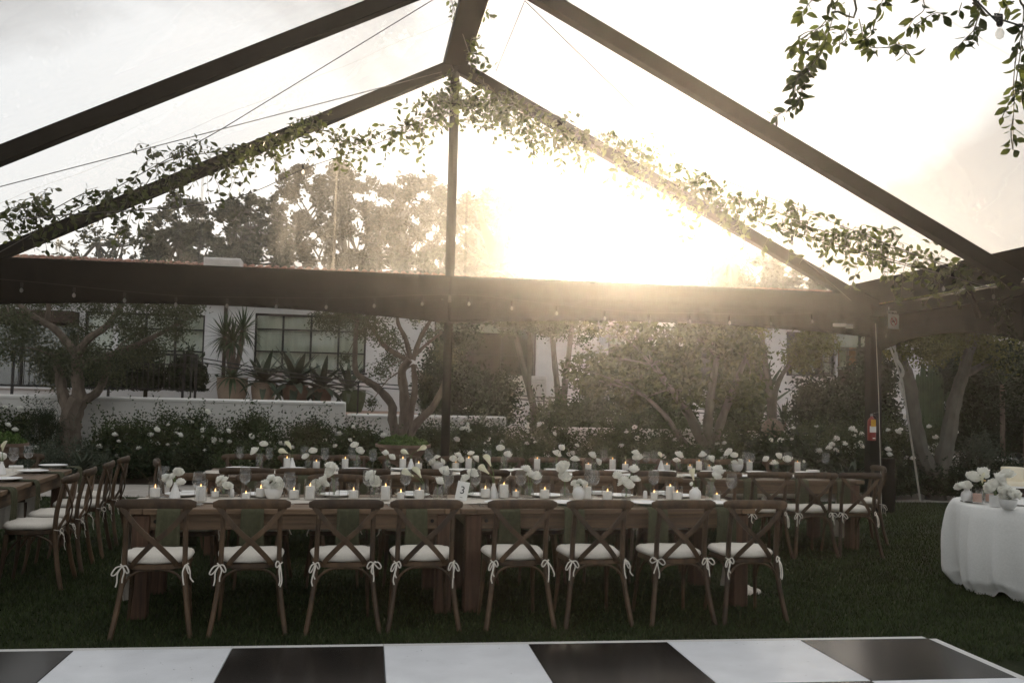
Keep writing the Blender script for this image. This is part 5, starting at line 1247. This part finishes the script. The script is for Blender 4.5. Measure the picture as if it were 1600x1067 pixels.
# ---------------------------------------------------------------- things on the tables
def glass_prof(h, r, stem=True):
    if stem: return [(.001, .0), (.036, .0), (.036, .003), (.008, .008), (.0042, .02), (.004, h*.42), (.012, h*.45), (r*.72, h*.53), (r, h*.66), (r*.97, h*.78), (r*.80, h*.995), (r*.78, h), (r*.765, h*.99), (r*.93, h*.78), (r*.955, h*.66), (r*.68, h*.545), (.001, h*.47)]
    return [(.001, 0), (r*.95, 0), (r, .006), (r, h), (r*.95, h), (r*.93, .012), (.001, .011)]
WINE = [MB().lathe(glass_prof(.225, .043), 20).mesh('wine_glass', M['glass']), MB().lathe(glass_prof(.235, .048), 20).mesh('wine_glass', M['glass'])]
CYL = {h: MB().lathe(glass_prof(h, r, False), 20).mesh('glass_cylinder', M['votive']) for h, r in ((.165, .046), (.125, .048), (.09, .036))}
JARP = [(.001, 0), (.034, 0), (.038, .008), (.038, .07), (.034, .082), (.022, .09), (.021, .105), (.024, .108), (.020, .108), (.018, .092), (.032, .080), (.0355, .07), (.0355, .01), (.001, .009)]
JAR = MB().lathe(JARP, 18).mesh('glass_jar', M['votive']); JWAT = MB().lathe([(.001, .011), (.034, .011), (.034, .058), (.001, .059)], 16).mesh('water', M['water'])
CARP = [(.001, 0), (.038, 0), (.043, .01), (.043, .10), (.036, .125), (.026, .14), (.027, .155), (.034, .162), (.030, .162), (.023, .152), (.022, .14), (.033, .122), (.040, .10), (.040, .012), (.001, .010)]
CARAFE = MB().lathe(CARP, 18).mesh('glass_carafe', M['votive'])
CONE = MB().lathe([(.001, 0), (.040, 0), (.043, .004), (.038, .03), (.024, .075), (.0125, .105), (.012, .12), (.009, .12), (.009, .09), (.001, .08)], 18).mesh('vase_body', M['ceramic'])
BALL = MB().lathe([(.001, 0), (.030, 0), (.046, .02), (.052, .05), (.046, .08), (.028, .097), (.022, .105), (.026, .112), (.022, .112), (.018, .1), (.001, .09)], 20).mesh('vase_body', M['ceramic'])
BOWL = MB().lathe([(.001, 0), (.040, 0), (.058, .02), (.070, .055), (.072, .080), (.067, .080), (.060, .05), (.001, .03)], 22).mesh('vase_body', M['ceramic'])
ROSE = [rose_mesh('bloom_%s' % n, r, M['petal'], ly) for n, r, ly in (('full', .050, ((.28, 4, 1.3), (.5, 5, 1.05), (.72, 6, .8), (.9, 7, .5), (1.0, 7, .15))), ('cup', .043, ((.3, 4, 1.4), (.6, 5, 1.15), (.85, 6, .85), (1.0, 6, .55))), ('open', .056, ((.22, 4, 1.0), (.4, 5, .85), (.62, 6, .62), (.84, 7, .35), (1.0, 8, .05))))]
def wick_flame(t, z):
    mb = MB(); mb.tube([(0, 0, z-.004), (.001, 0, z+.008)], .0012, 4); part('wick', mb.mesh('wick', M['black']), t)
    part('flame', FLAME, t, (0, 0, z+.006), None, (.8, .8, random.uniform(.65, .95)))
FLAME = MB().lathe([(.0005, 0), (.0032, .003), (.0042, .009), (.003, .017), (.0012, .025), (.0002, .030)], 8).mesh('flame', M['flame'])
CNT = {}
def nth(k):
    CNT[k] = CNT.get(k, 0)+1; return ORD[CNT[k]] if CNT[k] < len(ORD) else str(CNT[k])+'th'
def candle(p, kind, tb):
    h, r, wx = {'tall': (.165, .046, .105), 'mid': (.125, .048, .062), 'votive': (.09, .036, .042)}[kind]
    kn = {'tall': 'tall white pillar candle', 'mid': 'short white pillar candle', 'votive': 'small white votive candle'}[kind]
    k = nth(kind+tb)
    g = part('glass_cylinder', CYL[h], None, p, (0, 0, random.random()*6)); tag(g, 'clear glass around the %s %s, %s from left' % (kn, tb, k), 'glass cylinder', 'candle glasses '+tb)
    t = thing('candle', 'lit %s %s, %s from left' % (kn, tb, k), 'candle', p+Z*.0125, 0, 'lit candles '+tb)
    wxv = wx*random.uniform(.85, 1.1); rr_ = r*.76
    mb = MB(); mb.lathe([(.001, 0), (rr_*.98, 0), (rr_, .004), (rr_, wxv), (rr_*.94, wxv+.003), (rr_*.5, wxv-.003), (.001, wxv-.004)], 18); part('wax', mb.mesh('wax', M['wax']), t); wick_flame(t, wxv-.003)
def flower(p0, tip, where, idx, kind='rose', scale=1.0):
    """p0: stem foot inside the vase; tip: head position"""
    nm = {'rose': 'white_rose', 'calla': 'calla_lily', 'bud': 'white_bud'}[kind]
    t = thing(nm, where, {'rose': 'rose', 'calla': 'calla lily', 'bud': 'flower bud'}[kind], p0)
    v = Vector(tip)-Vector(p0); mb = MB(); mid = v*.55+Vector((-v.x*.25, -v.y*.25, .02)); pts = catmull([(0, 0, 0), mid, v], 6)
    mb.tube(pts, .0028, 5); part('stem', mb.mesh('stem', M['stem']), t)
    dr = (pts[-1]-pts[-2]).normalized()
    if kind == 'rose':
        ax = (dr*.5+Vector((random.uniform(-.7, .7), -.35+random.uniform(-.5, .4), .6))).normalized()
        b = part('bloom', ROSE[random.randrange(3)], t, v+ax*.012, ax.to_track_quat('Z', 'Y').to_euler(), [scale*random.uniform(.86, 1.22), scale*random.uniform(.9, 1.2), scale*random.uniform(.75, 1.1)])
    elif kind == 'calla':
        mb = MB()
        def fn(u, w):
            a = 2*PI*u; r = .006+.022*w**1.6*(1+.5*math.cos(a)); return (r*math.cos(a), r*math.sin(a), .075*w+.03*w**2*(math.cos(a)) )
        mb.sheet(14, 6, fn); part('bloom', mb.mesh('bloom', M['calla'], True, None), t, v, dr.to_track_quat('Z', 'Y').to_euler())
    else: part('bloom', ROSE[1], t, v, dr.to_track_quat('Z', 'Y').to_euler(), [.45]*3)
def leafy(p, n, r):
    pass
def vase(p, kind, tb, heads, flk='rose', sc=1.0):
    """heads: pixel positions of the flower heads"""
    nm, lb = {'jar': ('glass_jar', 'small clear jar of stems'), 'cone': ('cone_vase', 'white cone shaped bud vase'), 'ball': ('ball_vase', 'round white bud vase'), 'bowl': ('white_bowl', 'white bowl vase packed with roses'), 'carafe': ('glass_carafe', 'clear glass carafe')}[kind]
    k = nth(nm+tb); lab = '%s %s, %s from left' % (lb, tb, k)
    t = thing(nm, lab, {'jar': 'jar', 'carafe': 'carafe'}.get(kind, 'vase'), p, random.random()*6, nm.replace('_', ' ')+'s '+tb)
    if kind == 'jar': part('glass_body', JAR, t); part('water', JWAT, t)
    elif kind == 'carafe': part('glass_body', CARAFE, t)
    else: part('vase_body', {'cone': CONE, 'ball': BALL, 'bowl': BOWL}[kind], t)
    top = {'jar': .03, 'cone': .09, 'ball': .07, 'bowl': .04, 'carafe': .03}[kind]
    for i, h in enumerate(heads):
        x, y = h[0], h[1]; fk = h[2] if len(h) > 2 else flk
        dy = random.uniform(-.04, .05); tip = at(x, y, p.y+dy); tip.y = p.y+dy
        wh = '%s %s in the %s %s, %s from left' % ({'rose': 'white rose', 'calla': 'cream calla lily', 'bud': 'small white bud'}[fk], ORD[i+1], nm.replace('_', ' '), tb, k)
        flower(p+Vector((random.uniform(-.008, .008), random.uniform(-.008, .008), top)), tip, wh, i, fk, sc)
def wine(p, tb, big=0):
    o = part('wine_glass', WINE[big], None, p, (0, 0, random.random()*6)); tag(o, 'clear stemmed wine glass %s, %s from left' % (tb, nth('wine'+tb)), 'wine glass', 'wine glasses '+tb)
NT = 'on the nearest table'; FTB = 'on the farther table'; LT = 'on the left side table'
ZT_ = TH+.006
def ta(px, py): return onz(px, py, ZT_)
for px, py in [(254, 777), (310, 788), (382, 777), (451, 788), (575, 781), (633, 779), (699, 781), (742, 779), (813, 779), (838, 776), (921, 776), (928, 778), (1021, 777), (1143, 784)]: wine(ta(px, py), NT, 1)
for px, py, k in [(242, 778, 'mid'), (313, 784, 'tall'), (336, 778, 'votive'), (384, 782, 'votive'), (407, 778, 'mid'), (459, 780, 'mid'), (484, 781, 'tall'), (552, 780, 'mid'), (602, 782, 'tall'), (626, 781, 'votive'), (655, 781, 'mid'), (758, 779, 'mid'), (787, 779, 'tall'), (806, 778, 'votive'), (851, 780, 'mid'), (917, 780, 'tall'), (949, 782, 'mid'), (1022, 781, 'votive'), (1047, 781, 'tall'), (1058, 782, 'mid'), (1120, 783, 'votive')]: candle(ta(px, py), k, NT)
vase(ta(273, 778), 'cone', NT, [(262, 748), (268, 756), (282, 755), (278, 738), (272, 746)], sc=.8)
vase(ta(349, 777), 'jar', NT, [(345, 750), (352, 752), (355, 759), (346, 758)], sc=.75)
vase(ta(427, 779), 'bowl', NT, [(417, 757), (424, 750), (433, 752), (438, 760), (428, 762), (420, 764), (432, 758)], sc=.85)
vase(ta(501, 777), 'jar', NT, [(494, 757), (503, 752), (507, 759), (500, 762)], sc=.8)
vase(ta(522, 779), 'carafe', NT, [(517, 729), (516, 738)])
vase(ta(585, 779), 'jar', NT, [(580, 744), (586, 752)], sc=1.05)
vase(ta(684, 782), 'jar', NT, [(685, 754)])
vase(ta(733, 776), 'jar', NT, [(738, 740), (728, 749)])
vase(ta(771, 778), 'cone', NT, [(764, 740, 'calla'), (767, 728, 'calla')])
vase(ta(663, 776), 'jar', NT, [(646, 744, 'calla'), (658, 746, 'calla')])
vase(ta(827, 780), 'jar', NT, [(830, 744), (822, 735), (838, 746)])
vase(ta(882, 781), 'jar', NT, [(880, 730), (882, 746)], sc=1.15)
vase(ta(904, 780), 'ball', NT, [(898, 756), (906, 754), (911, 757), (903, 762)], sc=.7)
vase(ta(978, 782), 'jar', NT, [(966, 745), (981, 757), (992, 751), (990, 736), (974, 752)], sc=1.0)
vase(ta(1086, 782), 'ball', NT, [(1081, 756, 'bud'), (1084, 750, 'calla')])
vase(ta(1110, 783), 'carafe', NT, [(1121, 736), (1119, 746)], sc=1.1)
vase(ta(692, 777), 'jar', NT, [(693, 738)], sc=1.0)
# white booklets lying at the far places, number stand, shakers
BOOK = MB()
BOOK.box((0, 0, .012), (.13, .10, .024), .003); BOOKM = BOOK.mesh('booklet', M['paper'], False)
for px, py in [(296, 772), (537, 772), (645, 773), (936, 772), (1034, 772)]:
    t = thing('menu_booklet', 'small white menu box standing on a far place %s, %s from left' % (NT, nth('menu')), 'menu', ta(px, py), TA+random.uniform(-.1, .1), 'menus on the nearest table')
    part('box', BOOKM, t); mb = MB(); mb.box((0, 0, .026), (.118, .09, .003)); part('cover', mb.mesh('cover', M['paper'], False), t)
t = thing('table_number', 'tilted white table number card reading 3', 'table number', ta(722, 782), TA-.15)
tilt = Matrix.Rotation(R(-14), 3, 'X')@Matrix.Rotation(R(10), 3, 'Y')
mb = MB(); mb.box((0, .02, .075), (.095, .004, .15), .001, tilt); part('card', mb.mesh('card', M['paper'], False), t)
mb = MB(); mb.box((0, .03, .006), (.07, .03, .012), .003); part('foot', mb.mesh('foot', M['acwhite']), t)
cu = D.curves.new('lettering', 'FONT'); cu.body = '3'; cu.size = .085; cu.align_x = 'CENTER'; cu.extrude = .0004
o = text_part(cu, t, (0, 0, 0), M['signink']); o.matrix_local = Matrix.Translation(Vector((0, .02, .075))+tilt@Vector((0, -.0026, -.022)))@tilt.to_4x4()@Matrix.Rotation(PI/2, 4, 'X')
cu = D.curves.new('lettering', 'FONT'); cu.body = '~'; cu.size = .04; cu.align_x = 'CENTER'; cu.extrude = .0004
o = text_part(cu, t, (0, 0, 0), M['signink']); o.matrix_local = Matrix.Translation(Vector((0, .02, .075))+tilt@Vector((0, -.0026, -.062)))@tilt.to_4x4()@Matrix.Rotation(PI/2, 4, 'X')
SHK = MB().lathe([(.001, 0), (.018, 0), (.019, .004), (.017, .05), (.012, .062), (.001, .064)], 14).mesh('shaker', M['ceramic'])
for px, py, w in [(362, 776, 'third front chair'), (792, 777, 'middle candles'), (1008, 778, 'right hand glasses')]:
    single('salt_shaker', SHK, ta(px, py), 0, 'small white salt shaker on the nearest table near the %s' % w, 'salt shaker', 'salt shakers')
# farther table
def tb_(px, py=733): return onz(px, py+.004*(px-760), ZT_)
for px, py in [(374, 733), (420, 734), (475, 733), (507, 735), (549, 732), (582, 736), (632, 732), (669, 736), (762, 735), (793, 733), (943, 733), (1010, 735), (1022, 734), (1101, 732), (1165, 735), (1174, 735), (1231, 736)]: wine(tb_(px, py), FTB, 1 if px % 2 else 0)
wine(onz(1290, 738, ZT_), FTB, 1)
for px, k in [(448, 'tall'), (494, 'mid'), (539, 'tall'), (629, 'tall'), (654, 'mid'), (712, 'mid'), (732, 'tall'), (839, 'tall'), (919, 'mid'), (957, 'tall'), (977, 'mid'), (1042, 'mid'), (1078, 'votive'), (1092, 'tall'), (1108, 'votive'), (1171, 'tall'), (1246, 'tall')]: candle(tb_(px, 734), k, FTB)
for px, k, hs in [(405, 'carafe', [(398, 705), (412, 695)]), (456, 'cone', [(450, 708, 'calla'), (455, 702, 'calla')]), (481, 'jar', [(478, 715), (489, 706)]), (557, 'carafe', [(554, 697), (562, 705)]), (605, 'jar', [(602, 710), (611, 716)]), (642, 'cone', [(638, 709, 'calla'), (652, 704, 'calla')]), (683, 'bowl', [(676, 722), (683, 716), (690, 722), (684, 726)]),
    (716, 'jar', [(708, 718), (716, 712), (719, 719)]), (738, 'jar', [(736, 710), (743, 717)]), (787, 'carafe', [(782, 701), (793, 711)]), (868, 'jar', [(870, 709), (876, 701)]), (898, 'jar', [(898, 718)]), (927, 'jar', [(925, 712), (934, 722)]), (994, 'carafe', [(993, 709), (996, 714)]), (1033, 'cone', [(1033, 714, 'calla')]), (1060, 'jar', [(1061, 711), (1057, 721)]), (1101, 'jar', [(1098, 711), (1111, 717)]), (1143, 'jar', [(1138, 707), (1147, 713)]), (1152, 'bowl', [(1151, 726), (1156, 722), (1147, 724)]), (1212, 'jar', [(1198, 719), (1210, 724), (1216, 713), (1230, 718)]), (1254, 'jar', [(1256, 721, 'bud'), (1238, 716, 'bud')])]:
    vase(tb_(px, 734), k, FTB, hs, sc=.85 if k == 'bowl' else 1.0)
for px in (395, 520, 620, 810, 860, 1124, 1270):
    t = thing('menu_booklet', 'small white menu box lying %s, %s from left' % (FTB, nth('menuB')), 'menu', tb_(px, 735), TA, 'menus on the farther table'); part('box', BOOKM, t)
# left side table
for px, py in [(20, 738), (43, 733)]: wine(onz(px, py, ZT_), LT, 1)
vase(onz(2, 741, ZT_), 'cone', LT, [(0, 712), (5, 715), (4, 704, 'calla')], sc=.8)
for px, py in [(25, 731)]:
    t = thing('menu_booklet', 'white menu box on the left side table', 'menu', onz(px, py, ZT_), TA+.3); part('box', BOOKM, t)

# ---------------------------------------------------------------- cake table
CT = onz(1638, 788, .765); CT.z = 0; CR = .755
t = thing('round_table', 'round cake table hidden under a floor length white cloth', 'table', CT)
mb = MB(); mb.lathe([(.001, .735), (CR-.03, .735), (CR-.02, .745), (CR-.03, .757), (.001, .757)], 40); part('tabletop', mb.mesh('tabletop', M['brown']), t)
mb = MB(); mb.box((0, 0, .36), (.04, .04, .74), .004); lg = mb.mesh('leg', M['brown'])
for a in range(4): part('leg', lg, t, (.5*math.cos(a*PI/2+.7), .5*math.sin(a*PI/2+.7), 0))
t = thing('table_cloth', 'floor length white linen cloth with soft folds on the cake table', 'tablecloth', CT); mb = MB()
ph_ = [(9, .3, 1.0), (13, 2.0, .8), (21, 4.0, .4), (5, 1.0, .5)]
def clothfn(u, v):
    a = 2*PI*u
    if v < .25: r = CR*(v/.25); return (r*math.cos(a), r*math.sin(a), .7645+.0015*math.sin(9*a+v*30)*v)
    h = (v-.25)/.75; w = sum(A*(1-1.9*abs(math.sin((k*a+p+.35*h)/2))**.8) for k, p, A in ph_)
    puff = math.sin(PI*min(1, h*1.05))**.6*.05; tuck = -.055*max(0, h-.86)/.14
    r = CR+.012*min(1, h*8)+puff+.01+w*.048*h**.75*(1-.35*max(0, h-.8)/.2)+tuck
    z = .762-.742*h+(.03*math.sin(9*a+.3)+.022*math.sin(17*a+1)+.012*math.sin(31*a))*max(0, h-.7)/.3
    return (r*math.cos(a), r*math.sin(a), max(.012, z))
mb.sheet(300, 48, clothfn); part('cloth', mb.mesh('cloth', M['cloth'], True, None), t)
CK = 'on the cake table'; ZC = .768
def tc_(px, py): return onz(px, py, ZC)
vase(tc_(1511, 784), 'ball', CK, [(1503, 760), (1511, 759), (1499, 763)], sc=1.0)
vase(tc_(1538, 783), 'jar', CK, [(1520, 746), (1536, 739), (1535, 754, 'calla')], sc=1.25)
t = thing('candle_glass', 'small glass holding a blush candle beside the round bud vase', 'candle glass', tc_(1527, 786)); part('glass_body', CYL[.125], t)
t = thing('blush_candle', 'blush pink wax candle inside the small glass on the cake table', 'candle', tc_(1527, 786)+Z*.013); part('wax', MB().lathe([(.001, 0), (.036, 0), (.036, .07), (.001, .07)], 16).mesh('wax', M['pink']), t)
t = thing('candle_glass', 'small glass with blush candle behind the white cup', 'candle glass', tc_(1547, 785)); part('glass_body', CYL[.125], t)
t = thing('blush_candle', 'blush pink wax candle behind the white cup on the cake table', 'candle', tc_(1547, 785)+Z*.013); part('wax', MB().lathe([(.001, 0), (.036, 0), (.036, .06), (.001, .06)], 16).mesh('wax', M['pink']), t)
t = thing('amber_bottle', 'dark amber glass bottle behind the blush candle', 'bottle', tc_(1537, 781)); part('bottle_body', MB().lathe([(.001, 0), (.030, 0), (.032, .008), (.032, .11), (.014, .14), (.012, .17), (.001, .17)], 18).mesh('bottle_body', M['darkbottle']), t)
part('cap', MB().lathe([(.013, .165), (.018, .168), (.018, .182), (.001, .184)], 12).mesh('cap', M['brass']), t)
t = thing('white_cup', 'plain white ceramic cup holding flowers on the cake table', 'cup', tc_(1555, 791)); part('cup_body', MB().lathe([(.001, 0), (.042, 0), (.046, .006), (.046, .095), (.042, .095), (.041, .01), (.001, .01)], 22).mesh('cup_body', M['ceramic']), t)
p = tc_(1555, 791)
for i, (x, y, k) in enumerate([(1553, 757, 'rose'), (1561, 748, 'rose'), (1548, 763, 'rose'), (1565, 756, 'rose'), (1573, 741, 'rose'), (1544, 760, 'bud')]):
    tip = at(x, y, p.y); flower(p+Z*.04, tip, '%s white %s in the white cup on the cake table' % (ORD[i+1], 'rose' if k == 'rose' else 'bud'), i, k, 1.15)
vase(tc_(1575, 795), 'bowl', CK, [(1566, 768), (1574, 766), (1582, 770), (1588, 772), (1568, 774), (1579, 775), (1572, 777)], sc=.95)
t = thing('cake_knife', 'dark handled cake knife lying at the front of the cake table', 'knife', tc_(1501, 783)); a = tc_(1519, 786)-tc_(1501, 783); b = tc_(1544, 789)-tc_(1501, 783)
mb = MB(); mb.sweep([(0, 0, .006), a*.5+Z*.006, a+Z*.006], [.014, .018, .016], .01, 6); part('handle', mb.mesh('handle', M['black']), t)
mb = MB(); mb.sweep([a+Z*.005, a.lerp(b, .6)+Z*.004, b+Z*.003], [.014, .022, .006], .002, 6); part('blade', mb.mesh('blade', M['silver']), t)
p = tc_(1588, 777)
t = thing('cake_stand', 'dark wooden cake stand under the ivory cake', 'cake stand', p+Vector((.06, .18, 0)))
mb = MB(); mb.lathe([(.001, 0), (.12, 0), (.12, .085), (.001, .085)], 28); part('drum', mb.mesh('drum', M['brown']), t); mb = MB(); mb.lathe([(.001, .0855), (.19, .0855), (.19, .10), (.001, .10)], 30); part('plate', mb.mesh('plate', M['ceramic']), t)
t = thing('ivory_cake', 'two tier ivory iced cake on the dark stand', 'cake', p+Vector((.06, .18, .1005)))
mb = MB(); mb.lathe([(.001, 0), (.150, 0), (.153, .01), (.153, .035), (.148, .042), (.001, .042)], 32); part('lower_tier', mb.mesh('lower_tier', M['cake']), t); mb = MB(); mb.lathe([(.001, .0425), (.10, .0425), (.102, .06), (.102, .16), (.098, .168), (.001, .17)], 32); part('upper_tier', mb.mesh('upper_tier', M['cake']), t)
t = thing('white_plate', 'small white plate right of the rose bowl on the cake table', 'plate', tc_(1592, 789)); part('dish', PLATE, t, scale=(.6, .6, .6))

# ================================================================== HAZE
mb = MB(); mb.box((0, 32, 6.4), (140, 92, 15.2)); hz = part('haze', mb.mesh('haze', None, False) if False else mb.mesh('haze', D.materials.new('evening_haze'), False)); tag(hz, 'faint warm evening haze filling the whole garden', 'haze', kind='stuff')
hm = hz.data.materials[0]; hm.use_nodes = True; nt = hm.node_tree; nt.nodes.clear(); o = nt.nodes.new('ShaderNodeOutputMaterial'); pv = nt.nodes.new('ShaderNodeVolumePrincipled')
pv.inputs['Color'].default_value = (.97, .955, .93, 1); pv.inputs['Density'].default_value = HAZE_DENSITY; pv.inputs['Anisotropy'].default_value = HAZE_G
nt.links.new(pv.outputs[0], o.inputs['Volume'])
print('leaves', n1, n2, 'objects', len(D.objects))
